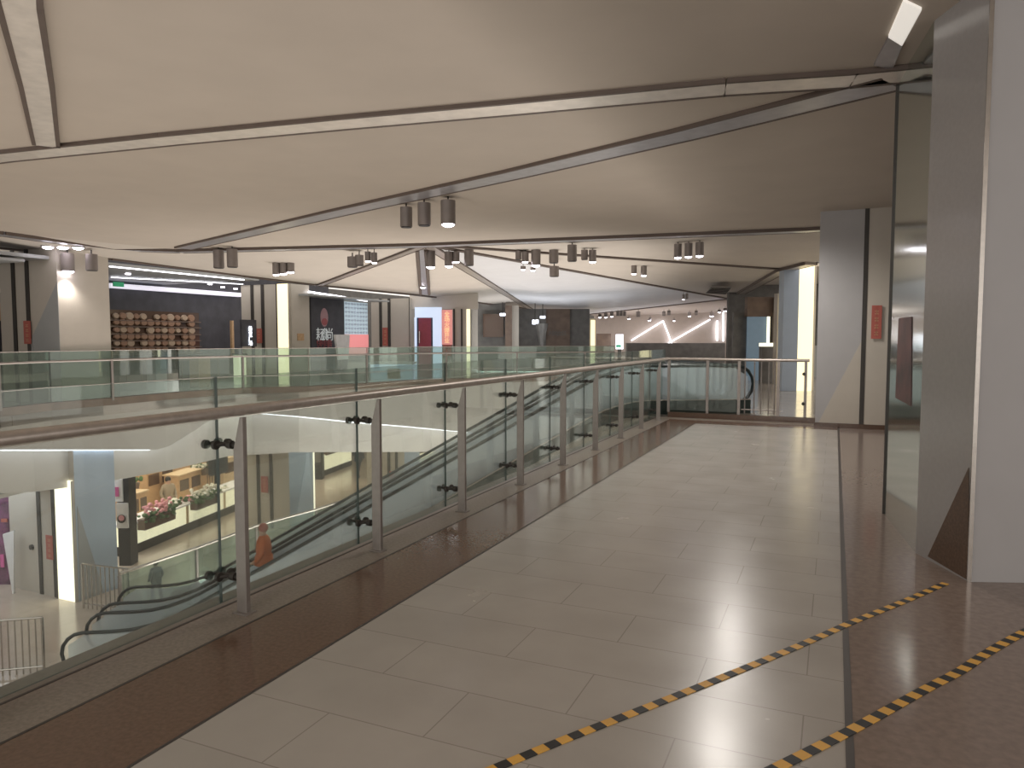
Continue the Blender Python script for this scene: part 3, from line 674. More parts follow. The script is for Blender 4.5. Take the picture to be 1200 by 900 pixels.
yb0=cx(404,380,xs).y; yb1=cx(431,380,xs).y; zt=cx(415,354,xs).z; zm=cx(415,392,xs).z
t=thing('patterned_board',(xs,yb0,0),'pale blue patterned board with pink lower band right of the black sign','board')
mb=MB(); mb.box((xs-.1,yb0,zm),(xs,yb1,zt),'bluew'); 
mb.build('board',t)
mb=MB()
for i in range(8):
    for j in range(8):
        yy=yb0+(yb1-yb0)*(i+.5)/8; zz=zm+(zt-zm)*(j+.5)/8; dy=(yb1-yb0)/20
        mb.prism([(xs+.001,yy-dy,zz),(xs+.001,yy,zz-.05),(xs+.001,yy+dy,zz),(xs+.001,yy,zz+.05)],(.006,0,0),'bluel')
mb.build('diamond_pattern',t)
mb=MB(); mb.box((xs-.1,yb0,.9),(xs+.02,yb1,zm),'pinkl'); mb.build('pink_band',t,label='pink glowing lower band')
strip(cx(362,342,XU+.1),cx(430,352.5,XU+.1),.035,'slanting white light line above the black shop sign')
mb=MB(); mb.box((xs-.5,p0.y-1,3.02),(XU+.4,yb1+.5,3.08),'greyc'); struct(mb.build('ceiling_12'))
mb=MB(); a=cx(404,438,XU+.0);b=cx(430,438,XU+.0); mb.box((XU-1.3,a.y+.2,0),(XU-.7,b.y-.3,1.1),'darkw'); mb.box((XU-1.35,a.y+.2,1.1),(XU-.65,b.y-.3,1.15),'greyc'); tag(mb.build('reception_desk'),'dark reception desk below the pale patterned board','desk')
# flip board in front of black sign (pale trapezoid)
mb=MB(); p=cx(399,399,xs+.8); mb.prism([(xs+.8,p.y-.4,1.7),(xs+.8,p.y+.45,1.7),(xs+.8,p.y+.35,.8),(xs+.8,p.y-.2,.8)],(.08,0,0),'whiteb'); mb.box((xs+.8,p.y-.1,0),(xs+.85,p.y+.1,.8),'dark'); mb.box((xs+.6,p.y-.25,0),(xs+1.0,p.y+.25,.04),'dark'); tag(mb.build('menu_board'),'pale tapered menu board in front of the black shop sign','menu board')
# shop 3 : pale blue portal
X3=-15.6
def bx3(px0,px1,pt,pb,X,dx,k):
    a=cx(px0,pt,X); b=cx(px1,pb,X); mb=MB(); mb.box((X-dx,a.y,0 if pb>=420 else b.z),(X,b.y,a.z),k); return mb
D3=29.0
def fb(mb,px0,px1,pt,pb,D,th,k,z0=None):
    a=cd(px0,pt,D); b=cd(px1,pt,D); zb=cd(px0,pb,D).z if z0 is None else z0
    mb.obox((a.x,a.y,zb),b-a-Vector((0,0,(b-a).z)),Fh*th,(0,0,a.z-zb),k); return mb
t=thing('shop_doorway',cd(488,440,D3)*1.0,'pale blue doorway surround with dark red door','doorway'); t.location.z=0
mb=MB(); fb(mb,486,517,360,372,D3,.3,'blueglow'); fb(mb,507,517,372,0,D3,.3,'blueglow',z0=0); fb(mb,485.5,487.3,372,0,D3,.3,'blueglow',z0=0); mb.build('surround',t)
mb=MB(); fb(mb,490.5,505,372.5,0,D3+.25,.08,'redd',z0=0); dr=mb.build('door',t); mb=MB(); fb(mb,491,491.8,388,402,D3+.15,.06,'steelb'); mb.build('door_handle',dr,origin=t.location)
mb=MB(); fb(mb,486.5,490.5,372.5,0,D3+.3,.08,'darkw',z0=0); fb(mb,505,507,372.5,0,D3+.3,.08,'darkw',z0=0); mb.build('dark_side',t)
t=thing('vertical_banner',cd(518,404,D3-.6),'red vertical banner with gold characters beside pale blue doorway','banner')
mb=MB(); fb(mb,517.5,530,363,404,D3-.6,.06,'redb'); mb.build('cloth',t)
for i,ch in enumerate('全场火爆开业'):
    q=cd(523.7,368.5+6.2*i,D3-.62); text_mesh('character',ch,.22,'gold',tuple(q),R,t)
mb=MB(); fb(mb,519,529,404,417,D3-.55,.05,'red'); tag(mb.build('small_poster'),'small red poster just below the vertical banner','poster')
mb=MB(); fb(mb,480,560,343,362,D3+.7,.3,'ceil2'); fb(mb,530,546,362,0,D3+.6,.3,'cream',z0=0); fb(mb,531,533,362,0,D3+.55,.1,'dark',z0=0); fb(mb,540,542,362,0,D3+.55,.1,'dark',z0=0); struct(mb.build('wall_shop_front'))
# dark shops further
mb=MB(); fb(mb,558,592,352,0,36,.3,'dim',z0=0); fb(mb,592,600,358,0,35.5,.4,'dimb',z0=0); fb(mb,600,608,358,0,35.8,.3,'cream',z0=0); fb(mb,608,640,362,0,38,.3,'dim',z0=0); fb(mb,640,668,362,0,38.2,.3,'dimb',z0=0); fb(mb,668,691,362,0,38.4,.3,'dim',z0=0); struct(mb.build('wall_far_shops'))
mb=MB(); fb(mb,566,590,368,395,35.8,.1,'brownd'); tag(mb.build('dark_window'),'dark brown shop window right of the second yellow column','shop window')
for i,(x,y,D) in enumerate([(589,370,35),(627,380,36),(636,373,37)]):
    p=cd(x,y,D); mb=MB(); mb.obox(p-R*.13,R*.26 if i!=1 else R*.3,Fh*.1,(0,0,.12 if i!=1 else .22),'sign'); mb.obox(p-R*.02+Vector((0,0,.1)),R*.04,Fh*.04,(0,0,3.3-p.z-.1),'dark'); tag(mb.build('shop_lamp'),['small white lamp in the dark shop nearest the yellow column','square bright white lamp in the middle of dark shops','small round lamp hanging right of the square lamp'][i],'lamp')
t=thing('shop_lettering',cd(655,392,37.9),'faint reddish lettering on the brown far shop wall','lettering')
for i in range(4): q=cd(646+5*i,391,37.95); text_mesh('character','时尚女装'[i],.28,'dim',tuple(q),R,t)
# curtain cone
p=cd(635,395,36); mb=MB(); mb.cyl((p.x,p.y,1.2),.08,1.1,'dim',12,r2=.32); tag(mb.build('hanging_drape'),'dark tapering drape hanging in the dark far shop','drape')
# brown pillar + far lit shop
mb=MB(); fb(mb,683,691,375,0,43,.4,'dimb',z0=0); struct(mb.build('wall_far_pillar'))
DZ=46.5
mb=MB(); fb(mb,697,852,366,0,DZ,.3,'pink',z0=0); struct(mb.build('wall_far_shop'))
def zig(a,b,label,w=.034):
    p=cd(*a,DZ-.15); q=cd(*b,DZ-.15); return strip(p,q,w,label,'cool')
zig((740,399),(777,376),'long slanting light line at left of the far zigzag'); zig((777,376),(792,414),'steep light line in the middle of the far zigzag'); zig((782,403),(832,374.5),'long slanting light line at right of the far zigzag')
zig((840.5,376),(840.5,399),'vertical white light line right of the far zigzag',.06)
zig((847.5,366),(847.5,400),'first thin vertical light line at the far shop corner',.03); zig((853,366),(853,396),'second thin vertical light line at the far shop corner',.03)
t=thing('poster_stand',cd(727,420,44),'white and green lit poster stand in the far shop','poster'); t.location.z=0
mb=MB(); fb(mb,722,730.5,392,409,44,.1,'sign'); mb.build('poster',t); mb=MB(); fb(mb,722,728,404,407,43.95,.04,'green'); mb.build('green_print',t); mb=MB(); fb(mb,724,728,409,0,44,.1,'dark',z0=0); mb.build('stand',t)
mb=MB(); fb(mb,700,716,391,0,44.5,.5,'dimb',z0=0); tag(mb.build('brown_cabinet'),'brown cabinet left of the lit poster in the far shop','cabinet')
mb=MB(); fb(mb,771,781,406.5,416,42,.4,'lantern'); fb(mb,770.5,781.5,405.5,406.5,41.98,.45,'dark'); fb(mb,774,778,416,0,42.1,.2,'dark',z0=0); tag(mb.build('lantern_box'),'glowing cream lantern box at the foot of the zigzag lights','lantern')
mb=MB(); fb(mb,735,850,402,0,41.0,.6,'dim',z0=0); tag(mb.build('low_counter'),'long low grey counter in front of the zigzag-lit shop','counter')
# right far shop
t=thing('shop_window',cd(862,400,27),'far right shop window with teal glass and brown header','shop window'); t.location.z=0
mb=MB(); fb(mb,876,914,348,371,27,.3,'dimb'); mb.build('header',t)
mb=MB(); fb(mb,860,876,366,0,27.4,.2,'dim',z0=0); mb.build('side_wall',t)
mb=MB(); fb(mb,876,900,371,0,27.1,.08,'teal',z0=.0); mb.build('pane',t)
mb=MB(); fb(mb,900,902.5,371,0,27,.12,'lantern',z0=.6); mb.build('lit_edge',t); mb=MB(); fb(mb,902.5,908,371,0,27,.15,'dim',z0=0); mb.build('frame',t)
mb=MB(); fb(mb,908,914,349,0,26.8,.3,'dimb',z0=0); mb.build('brown_post',t)
mb=MB(); fb(mb,893,912,402,406,25.5,.3,'lantern'); fb(mb,893,912,406,0,25.5,.3,'dim',z0=0); tag(mb.build('lit_counter'),'small counter with a glowing top before the far right shop','counter')
mb=MB(); fb(mb,864,960,405,0,29.5,.3,'greyc',z0=0); struct(mb.build('wall_far_right'))
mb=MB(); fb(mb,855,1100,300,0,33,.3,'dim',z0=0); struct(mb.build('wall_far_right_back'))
# box on far floor imitating a reflection in the near glass
t=thing('reflection_box',cd(456,448,25.6),'pale blue white box imitating a glass reflection, behind the opposite railing','imitated reflection'); t.location.z=0
mb=MB(); fb(mb,434,483,427,0,27.4,.7,'blueglow',z0=0); mb.build('case',t); mb=MB(); fb(mb,432,485,424.5,427,27.3,.9,'whiteb'); mb.build('top',t); mb=MB(); fb(mb,454,469,432,444,27.35,.05,'wood'); mb.build('reflection_patch',t,label='brown patch of the imitated reflection')
# ================================================================ CEILING LAMPS
def lampthing(px,pt,pb,wpx,lit,label,group,ceilz=None):
    # hanging from the ceiling plane: distance from its top edge
    if ceilz is None: p=cz(px,pt,H-.06); D=p.dot(Fh)
    else: D=ceilz; p=cd(px,pt,D)
    r=wpx/2*D/FPX; b=cd(px,pb,D); h=p.z-b.z
    t=thing('cylinder_downlight',(p.x,p.y,p.z),label,'ceiling lamp',group)
    mb=MB(); mb.cyl((p.x,p.y,b.z),r,h,'lampb',20); mb.build('housing',t,smooth=True)
    mb=MB(); mb.cyl((p.x,p.y,p.z),r*.12,.10,'dark',8); mb.build('stem',t)
    mb=MB(); (mb.ball((p.x,p.y,b.z),r*.88,'lamp',8,(1,1,.42)) if lit else mb.cyl((p.x,p.y,b.z-.012),r*.86,.012,'black',20)); mb.build('lens',t,label='lit lens' if lit else None,smooth=bool(lit))
    if lit==1 and D<26:
        l=bpy.data.lights.new('downlight','SPOT'); l.energy=LAMPW; l.spot_size=math.radians(125); l.spot_blend=.8; l.shadow_soft_size=.1; l.color=(1,.93,.88)
        lo=bpy.data.objects.new('downlight',l); C.objects.link(lo); lo.location=(p.x,p.y,b.z-r*.42-.13)
    return t
LAMPW=48
cl=[('grey trio under the blue-grey ceiling channel',[(476,243,266,14,0),(497,238,264,15,0),(525,235,263,17,1)]),
 ('pair before the wide left column',[(79,297,318,14,1),(107,298,317,13,0)]),
 ('unlit pair above the round-plate shop',[(256,293,314,12,0),(272,292,313,12,0)]),
 ('tight trio left of the black sign',[(323.5,306,322,8.5,1),(332,305,321,8.5,1),(340.5,303.5,319,8.5,1)]),
 ('overlapping dull pair left of the ceiling node',[(413,301,313,12,0),(421,299,311,10,0)]),
 ('small lit pair left of the ceiling node',[(431,295,306,7,1),(438.5,296,308,7,1)]),
 ('row of four right of ceiling node',[(504.5,294,313,11,1),(526,295,312,10,1),(534.5,295,307,8,1),(549.5,293,311,11,0)]),
 ('large four at ceiling centre',[(607.5,294,304,7,0),(615.5,295,307,8,1),(628,291,311,11,1),(649,290,308,11,0)]),
 ('three right of ceiling centre',[(670.5,287,306,11,0),(685,293,304,8,0),(694.5,293,307,8.5,1)]),
 ('pair before the white ceiling facet',[(743,311,321,6.5,1),(754.5,312,323,7,1)]),
 ('trio nearest the broad right pillar',[(794.5,286,302,9,1),(807,285,301,9,1),(820,284,300,9.5,1)]),
 ('small trio below the large lamps',[(620,319,326,5,0),(627,319,327.5,5.5,1),(633.5,320,327,4.5,0)]),
 ('tiny trio on the white facet',[(704,333,339,5,0),(710,332,340,5,0),(716.5,333,340,5,0)]),
]
DEP={'small trio below the large lamps':26,'tiny trio on the white facet':33,'pair before the white ceiling facet':21.5,
 'small lit pair left of the ceiling node':17.5,'overlapping dull pair left of the ceiling node':18,'tight trio left of the black sign':20,'row of four right of ceiling node':18,
 'large four at ceiling centre':18,'pair before the wide left column':17.3}
for name,ls_ in cl:
    n=len(ls_)
    for i,(x,a,b,w,lit) in enumerate(ls_):
        pos={0:'leftmost',n-1:'rightmost'}.get(i, 'middle' if n==3 else ['','second from left','third from left',''][i])
        if n==2: pos=['left','right'][i]
        lampthing(x,a,b,w,lit,'%s grey cylinder downlight, %s of the %s'%('lit' if lit else 'unlit',pos,name),name,DEP.get(name))
lampthing(649.5,312,324,11,0,'unlit stubby cylinder downlight below the large unlit middle lamp','single far downlights',20)
lampthing(495.5,327,337,7,1,'lit small downlight on the short hanging metal channel','single far downlights',24)
lampthing(613,312,316,6,1,'lit flat downlight, left one under the large middle lamps','single far downlights',20)
lampthing(624.5,313,317,6,1,'lit flat downlight, right one under the large middle lamps','single far downlights',20)
far_l=[(703,368,372,4,2),(710,367,372,4,2),(717,366,371,4,2),(724,365,370,3.5,0),(728,365,370,3.5,0),(732,365,370,3.5,0),(737,372,373.5,4,2),(748,365,371,5,0),(761,374,375.5,4,2),(778,365,370,4,0),(784,364,369,4,0),(801,345,351,3,2),(805,344,350,3,0),(808,366,370.5,4,2),(816,364,369,3.5,0),(834,366,370.5,5,2),(843,363,366,4,2),(850,361,364.5,4.5,2),(858,360.5,364,4.5,2),(762,372,374,3,2),(790,374,376,3,2)]
for i,(x,a,b,w,l) in enumerate(far_l):
    lampthing(x,a,b,w,l,'tiny far cylinder lamp before the zigzag shop, about %s of frame width, %s'%('%d percent'%round(x/12),'lit' if l else 'unlit') if False else ('%s tiny cylinder lamp near the zigzag shop ceiling, %s from left'%('lit' if l else 'unlit',['1st','2nd','3rd','4th','5th','6th','7th','8th','10th','11th','12th','14th','15th','16th','17th','18th','19th','20th','21st','9th','13th'][i])),'tiny lamps before the zigzag shop',30 if a<352 else 40)
# recessed three at left
for i,x in enumerate((56,73.5,91.5)):
    p=cz(x,288+.4*i,H-.06); mb=MB(); mb.ball((p.x,p.y,H-.09),.115,'lamp',8,(1,1,.45)); mb.cyl((p.x,p.y,H-.09),.14,.09,'lampb',20); tag(mb.build('recessed_light'),'bright oval recessed ceiling light, %s of three above wide left column'%['left','middle','right'][i],'ceiling light','three recessed lights at left')
# vent
mb=MB(); q=[cd(835,335,27),cd(857,336,27),cd(850,344.5,31),cd(827,343,31)]; mb.prism(q,(0,0,-.03),'grille')
for i in range(1,6): a=q[0].lerp(q[3],i/6); b=q[1].lerp(q[2],i/6); mb.tube([a-Vector((0,0,.04)),b-Vector((0,0,.04))],.02,'dark',6)
tag(mb.build('ceiling_vent'),'dark grey square vent in the far right ceiling','vent')
# left-edge shop, upper
mb=MB(); mb.box((XU-2,cx(-40,400,XU).y-2,3.3),(XU-.2,u1y-.6,3.36),'greyc'); struct(mb.build('ceiling_13'))
a=cy(-20,338,u1y+1.0); b=cy(4,338,u1y+1.0); mb=MB(); mb.box((a.x,u1y+1.0,b.z-.1),(b.x,u1y+1.1,b.z+.12),'led'); tag(mb.build('light_band'),'short bright light band at the upper left edge','light band')
a=cy(4,400,u1y+1.3); mb=MB(); mb.box((a.x-5,u1y+1.3,0),(a.x+.2,u1y+1.4,3.4),'darkw'); struct(mb.build('wall_left_shop'))
a=cy(2,365,u1y+1.2); mb=MB(); mb.box((a.x-.3,u1y+1.15,a.z-.25),(a.x+.1,u1y+1.25,a.z+.25),'wood'); tag(mb.build('orange_sign'),'small orange brown sign at the left edge of upper floor','sign')
# ================================================================ LOWER SHOPS
# main counter
ca=cz(150,652,-5); cb=cz(292,592,-5)
dC=(cb-ca); L_=dC.length; dC.normalize(); nC=Vector((-dC.y,dC.x,0)); nC = nC if nC.x<0 else -nC
def CP(s,w,z): return ca+dC*s+nC*w+Vector((0,0,z))
def sOf(px,py=590,w=0):
    d=ray(px,py); q=nC; k=(ca+nC*w-E).dot(q)/d.dot(q); return ((E+d*k)-ca).dot(dC)
t=thing('shop_counter',ca,'long lit white counter with flower planters on the lower floor','counter')
mb=MB(); mb.prism([CP(0,0,.27),CP(L_+1,0,.27),CP(L_+1,.5,.27),CP(0,.5,.27)],(0,0,.62),'lit'); mb.build('lit_front',t,label='glowing cream front')
mb=MB(); mb.prism([CP(-.05,-.03,0),CP(L_+1,-.03,0),CP(L_+1,.5,0),CP(-.05,.5,0)],(0,0,.27),'dark'); mb.build('plinth',t)
mb=MB(); mb.prism([CP(-.05,-.04,.89),CP(L_+1,-.04,.89),CP(L_+1,.75,.89),CP(-.05,.75,.89)],(0,0,.05),'whiteb'); mb.build('worktop',t)
mb=MB()
for px in (219,263): s=sOf(px); mb.prism([CP(s-.06,-.02,.27),CP(s+.06,-.02,.27),CP(s+.06,0,.27),CP(s-.06,0,.27)],(0,0,.62),'woodl')
mb.build('joint_strip',t)
def planter(px0,px1,fk,label):
    s0=sOf(px0,600,-.2); s1=sOf(px1,585,-.2); t=thing('flower_planter',CP(s0,-.2,.75),label,'planter','planters hung on the counter')
    mb=MB(); mb.prism([CP(s0,-.28,.68),CP(s1,-.28,.68),CP(s1,.0,.68),CP(s0,.0,.68)],(0,0,.34),'brownd'); mb.build('box',t,bevel=.02)
    lf=MB(); fl=MB()
    for i in range(60):
        s=random.uniform(s0,s1); w=random.uniform(-.36,.0); z=random.uniform(.88,1.16); lf.ball(CP(s,w,z),random.uniform(.05,.1),'leaf',4,(1,1,.7))
    for i in range(50):
        s=random.uniform(s0,s1); w=random.uniform(-.38,.05); z=random.uniform(1.1,1.38); fl.ball(CP(s,w,z),random.uniform(.035,.07),fk,4)
    lf.build('leaves',t); fl.build('blossoms',t); return t
planter(167,203,'flower','long dark planter with pink flowers, nearer of two on lit counter'); planter(229,254,'flw','dark planter with green leaves and pale flowers, farther on lit counter')
# goods on the counter & shelves behind
def crate(px,py,w,wid,dep,h,z,k,label,open_=True):
    s=sOf(px,py,w); t=thing('wooden_crate',CP(s,w,z),label,'crate','wooden crates and shelves behind the lit counter')
    mb=MB(); th=.03
    mb.prism([CP(s,w,z),CP(s+wid,w,z),CP(s+wid,w+th,z),CP(s,w+th,z)],(0,0,h*.55),k); mb.prism([CP(s,w+dep,z),CP(s+wid,w+dep,z),CP(s+wid,w+dep+th,z),CP(s,w+dep+th,z)],(0,0,h),k)
    for a in (s,s+wid-th): mb.prism([CP(a,w,z),CP(a+th,w,z),CP(a+th,w+dep,z),CP(a,w+dep,z)],(0,0,h),k)
    mb.prism([CP(s,w,z),CP(s+wid,w,z),CP(s+wid,w+dep,z),CP(s,w+dep,z)],(0,0,.03),k)
    mb.prism([CP(s-.03,w-.03,z+h),CP(s+wid+.03,w-.03,z+h),CP(s+wid+.03,w+dep+.03,z+h),CP(s-.03,w+dep+.03,z+h)],(0,0,.04),'woodl'); mb.build('box',t)
    mb=MB()
    for i in range(10): mb.ball(CP(s+random.uniform(.1,wid-.1),w+random.uniform(.1,dep-.1),z+.1+random.uniform(0,.08)),.06,'leaf' if i%2 else 'dimb',4)
    mb.build('contents',t)
def shelfunit(px0,px1,w,h,label,k='wood'):
    s0=sOf(px0,565,w); s1=sOf(px1,560,w); t=thing('display_shelf',CP(s0,w,0),label,'shelf','tan display shelves of the lower shop')
    mb=MB(); mb.prism([CP(s0,w,0),CP(s1,w,0),CP(s1,w+.6,0),CP(s0,w+.6,0)],(0,0,h-.06),k); mb.build('body',t)
    mb=MB(); mb.prism([CP(s0-.04,w-.05,h-.06),CP(s1+.04,w-.05,h-.06),CP(s1+.04,w+.65,h-.06),CP(s0-.04,w+.65,h-.06)],(0,0,.05),'woodl'); mb.build('top_board',t)
    mb=MB()
    n=max(2,int((s1-s0)/.7))
    for i in range(n):
        a=s0+(s1-s0)*(i+.12)/n; b=s0+(s1-s0)*(i+.88)/n
        mb.prism([CP(a,w-.01,h-.65),CP(b,w-.01,h-.65),CP(b,w+.0,h-.65),CP(a,w+.0,h-.65)],(0,0,.42),'brownd')
    mb.build('recess',t)
shelfunit(153,172,1.3,1.45,'tan display shelf nearest the black box stand'); shelfunit(172,204,2.7,1.75,'tan display shelf behind the pink flowers'); shelfunit(209,236,1.9,1.45,'tan display shelf in the middle, left of the green planter'); shelfunit(215,247,3.8,1.95,'tan display shelf farthest back in the lower shop'); shelfunit(262,292,1.8,1.6,'pale tan display shelf beside the near post','woodl')
for i,(px,py,w,k,lab) in enumerate([(157,566,2.0,'leaf','dark green leafy bunch at the left of the lower shop'),(207,589,.3,'flw','white flower bunch on counter between the planters'),(219,587,.3,'flower','pink and white flower bunch just left of green planter'),(229,548,2.6,'flw','white blossoms on the back shelf, left bunch'),(238,548,2.6,'flw','white blossoms on the back shelf, right bunch'),(262,575,.3,'flw','pale small bunch on counter beyond the green planter')]):
    s=sOf(px,py,w); d=ray(px,py); kk=(ca+nC*w-E).dot(nC)/d.dot(nC); p=E+d*kk
    mb=MB()
    for j in range(22): mb.ball((p.x+random.uniform(-.2,.2),p.y+random.uniform(-.22,.22),p.z+random.uniform(-.02,.16)),random.uniform(.04,.08),k if j%3 else 'leaf',4)
    mb.cyl((p.x,p.y,p.z-.3),.14,.3,'dimb',12,r2=.18); tag(mb.build('flower_bunch'),lab,'flowers','flower bunches in the lower shop')
mb=MB(); s=sOf(252,550,1.2); mb.prism([CP(s,1.2,1.2),CP(s+.9,1.2,1.2),CP(s+.9,1.5,1.2),CP(s,1.5,1.2)],(0,0,.75),'black'); mb.prism([CP(s+.3,1.3,.0),CP(s+.5,1.3,0),CP(s+.5,1.4,0),CP(s+.3,1.4,0)],(0,0,1.2),'dark'); tag(mb.build('black_cabinet'),'black hanging cabinet near the post in lower shop','cabinet')
mb=MB(); s=sOf(243,550,1.6)
for i in range(5): mb.prism([CP(s,1.6,1.1+.2*i),CP(s+.5,1.6,1.1+.2*i),CP(s+.5,1.62,1.1+.2*i),CP(s,1.62,1.1+.2*i)],(0,0,.02),'dark')
for i in range(4): mb.prism([CP(s+.16*i,1.6,0),CP(s+.02+.16*i,1.6,0),CP(s+.02+.16*i,1.62,0),CP(s+.16*i,1.62,0)],(0,0,2.0),'dark')
tag(mb.build('wire_rack'),'dark wire grid rack behind the green planter','rack')
# black box stand + signs
def fbl(mb,px0,px1,pt,pb,D,th,k): 
    a=cd(px0,pt,D); b=cd(px1,pt,D); zb=cd(px0,pb,D).z; mb.obox((a.x,a.y,zb),Vector((b.x-a.x,b.y-a.y,0)),Fh*th,(0,0,a.z-zb),k); return mb
t=thing('sign_stand',Vector((*cd(145,662,20.6).xy,-5)),'black stand carrying white signs at the left of the flower shop','sign stand')
a=cd(138,612,20.6); b=cd(152,612,20.6); mb=MB(); mb.obox((a.x,a.y,-5),Vector((b.x-a.x,b.y-a.y,0)),Fh*.4,(0,0,cd(140,560,20.6).z+5),'black'); mb.build('body',t)
mb=MB(); fbl(mb,134,142.5,562,588,20.4,.06,'whiteb'); mb.build('upper_sign',t); mb=MB(); fbl(mb,134.5,138.5,571,582,20.37,.03,'magenta'); mb.build('pink_print',t)
mb=MB(); fbl(mb,136,149,590,619,20.3,.06,'whiteb'); mb.build('lower_sign',t); 
mb=MB(); c=cd(142.5,608,20.28); mb.cyl(c,.12,-.02,'dark',16,axis=Fh); c=cd(142.5,607,20.25); mb.cyl(c,.08,-.02,'flower',16,axis=Fh); mb.build('round_logo',t)
# second counter
def counter2(px0,py0,px1,py1,label):
    a=cz(px0,py0,-5); b=cz(px1,py1,-5); d=(b-a).normalized(); n=Vector((-d.y,d.x,0)); n=n if n.x<0 else -n
    t=thing('shop_counter',a,label,'counter')
    def P(s,w,z): return a+d*s+n*w+Vector((0,0,z))
    L=(b-a).length
    mb=MB(); mb.prism([P(0,0,.25),P(L,0,.25),P(L,.6,.25),P(0,.6,.25)],(0,0,.75),'lit'); mb.build('lit_front',t)
    mb=MB(); mb.prism([P(0,-.03,0),P(L,-.03,0),P(L,.6,0),P(0,.6,0)],(0,0,.25),'dark'); mb.build('plinth',t)
    mb=MB(); mb.prism([P(.3,-.1,.95),P(L*.55,-.1,.95),P(L*.55,.3,.95),P(.3,.3,.95)],(0,0,.3),'brownd')
    for i in range(40): mb.ball(P(random.uniform(.3,L*.9),random.uniform(-.1,.3),1.3+random.uniform(0,.25)),.12,'leaf',4)
    mb.build('plants',t)
counter2(378,558,412,545,'lit cream counter with green plants, seen right of the pale blue column'); counter2(478,556,520,548,'farther lit counter with green plants behind the escalator handrails')
mb=MB(); a=cz(369,562,-5); mb.obox((a.x,a.y,-5),R*.35,Fh*.4,(0,0,2.2),'black'); mb.obox((a.x+.02,a.y-.02,-4.2),R*.3,-Fh*.02,(0,0,1.1),'dim'); tag(mb.build('dark_kiosk'),'dark upright kiosk beside the thin bright strip of the lower column','kiosk')
# left lower shop display
t=thing('poster_wall',Vector((*cd(5,690,19).xy,-5)),'purple and red poster display at the left edge of lower floor','poster')
mb=MB(); fbl(mb,-40,11,573,692,19,.1,'purple'); mb.build('panel',t); mb=MB(); fbl(mb,1,8,608,612,18.95,.03,'red'); fbl(mb,0,4,650,665,18.95,.03,'magenta'); mb.build('print',t)
mb=MB(); a=cd(3,626,18.3); b=cd(16,622,18.3); c=cd(16,705,18.3); mb.prism([a,b,c],Fh*.06,'whiteb'); tag(mb.build('leaning_board'),'white leaning board in front of the purple poster display','board')
# ================================================================ PEOPLE
def person(base,h,face,label,top_,leg,hairk,pose='stand'):
    u=Vector(face).normalized(); sd=Vector((-u.y,u.x,0)); k=h/1.7; base=Vector(base)
    def P(f,s,z): return base+u*(f*k)+sd*(s*k)+Vector((0,0,z*k))
    V=[P(0,0,.95),P(0,0,1.15),P(.01,0,1.36),P(.01,0,1.47),P(.03,0,1.56),P(.03,0,1.64)]; Rr=[.17,.17,.19,.065,.085,.08]
    Ed=[(0,1),(1,2),(2,3),(3,4),(4,5)]
    for s in (-1,1):
        n=len(V); st=.12*s if pose!='stand' else 0
        V+= [P(0,.09*s,.90),P(.03+st,.10*s,.50),P(-.02+st*1.2,.10*s,.08),P(.12+st*1.2,.11*s,.04)]; Rr+=[.10,.07,.05,.04]; Ed+=[(0,n),(n,n+1),(n+1,n+2),(n+2,n+3)]
        n=len(V); V+=[P(0,.17*s,1.38),P(-.02,.26*s,1.12),P(.12,.22*s,.92),P(.2,.20*s,.9)]; Rr+=[.085,.07,.055,.03]; Ed+=[(2,n),(n,n+1),(n+1,n+2),(n+2,n+3)]
        for j in range(4):
            q=len(V); V.append(P(.2+.06,.20*s+(j-1.5)*.02,.9-.02-.01*abs(j-1.5))); Rr.append(.009); Ed.append((n+3,q))
        q=len(V); V.append(P(.22,.17*s,.91)); Rr.append(.01); Ed.append((n+3,q))
    me=bpy.data.meshes.new('person'); me.from_pydata([tuple(v-base) for v in V],Ed,[]); o=bpy.data.objects.new('person',me); C.objects.link(o)
    md=o.modifiers.new('s','SKIN'); 
    for i,r in enumerate(Rr): me.skin_vertices[0].data[i].radius=(r*k,r*k)
    me.skin_vertices[0].data[0].use_root=True
    o.modifiers.new('b','SUBSURF').levels=1
    bpy.context.view_layer.update(); m2=bpy.data.meshes.new_from_object(o.evaluated_get(bpy.context.evaluated_depsgraph_get()))
    o.modifiers.clear(); o.data=m2; o.location=base
    m2.materials.clear()
    for kk in ('skin',top_,leg): m2.materials.append(M[kk])
    for p in m2.polygons:
        z=p.center.z/k; sdv=abs(p.center.dot(sd))/k; fw=p.center.dot(u)/k
        p.use_smooth=True
        p.material_index = 0 if z>1.47 or (sdv>.13 and fw>.15 and z<1.0 and z>.8) else (1 if z>.86 else 2)
    hb=MB(); hb.ball(tuple(P(.0,0,1.63)),.105*k,hairk,8,(1,1,1.05)); hb.build('hair',o,smooth=True,origin=base).location=(0,0,0)
    jb=MB(); jb.cyl(tuple(P(0,0,.80)),.21*k,.22*k,top_,14,r2=.19*k); jb.build('jacket_hem',o,smooth=True,origin=base).location=(0,0,0)
    fb_=MB()
    for s in (-1,1): fb_.ball(tuple(P(.115,.032*s,1.60)),.012*k,'hair',4)
    fb_.ball(tuple(P(.125,0,1.57)),.016*k,'skin',4); fb_.build('face_details',o,origin=base).location=(0,0,0)
    tag(o,label,'person'); return o
s=3.62; pb_=E_B+E_DIR*s+E_PERP*.5; 
person((pb_.x,pb_.y,-5+5.0/23*math.floor((s-1.65)/(9.05/23)+1)+.02),1.52,-E_DIR,'person in orange jacket standing on the nearer escalator','orange','cloth','redcap')
p=cz(184,706,-5); person(p,1.05,(-1,0.2,0),'small person in blue grey clothes standing behind the lower glass railing','clothb','clothb','hair','walk')
p=cz(420,560,-5); person(p,1.7,(0,1,0),'distant person in black standing before the second lit counter','cloth','cloth','hair','walk')
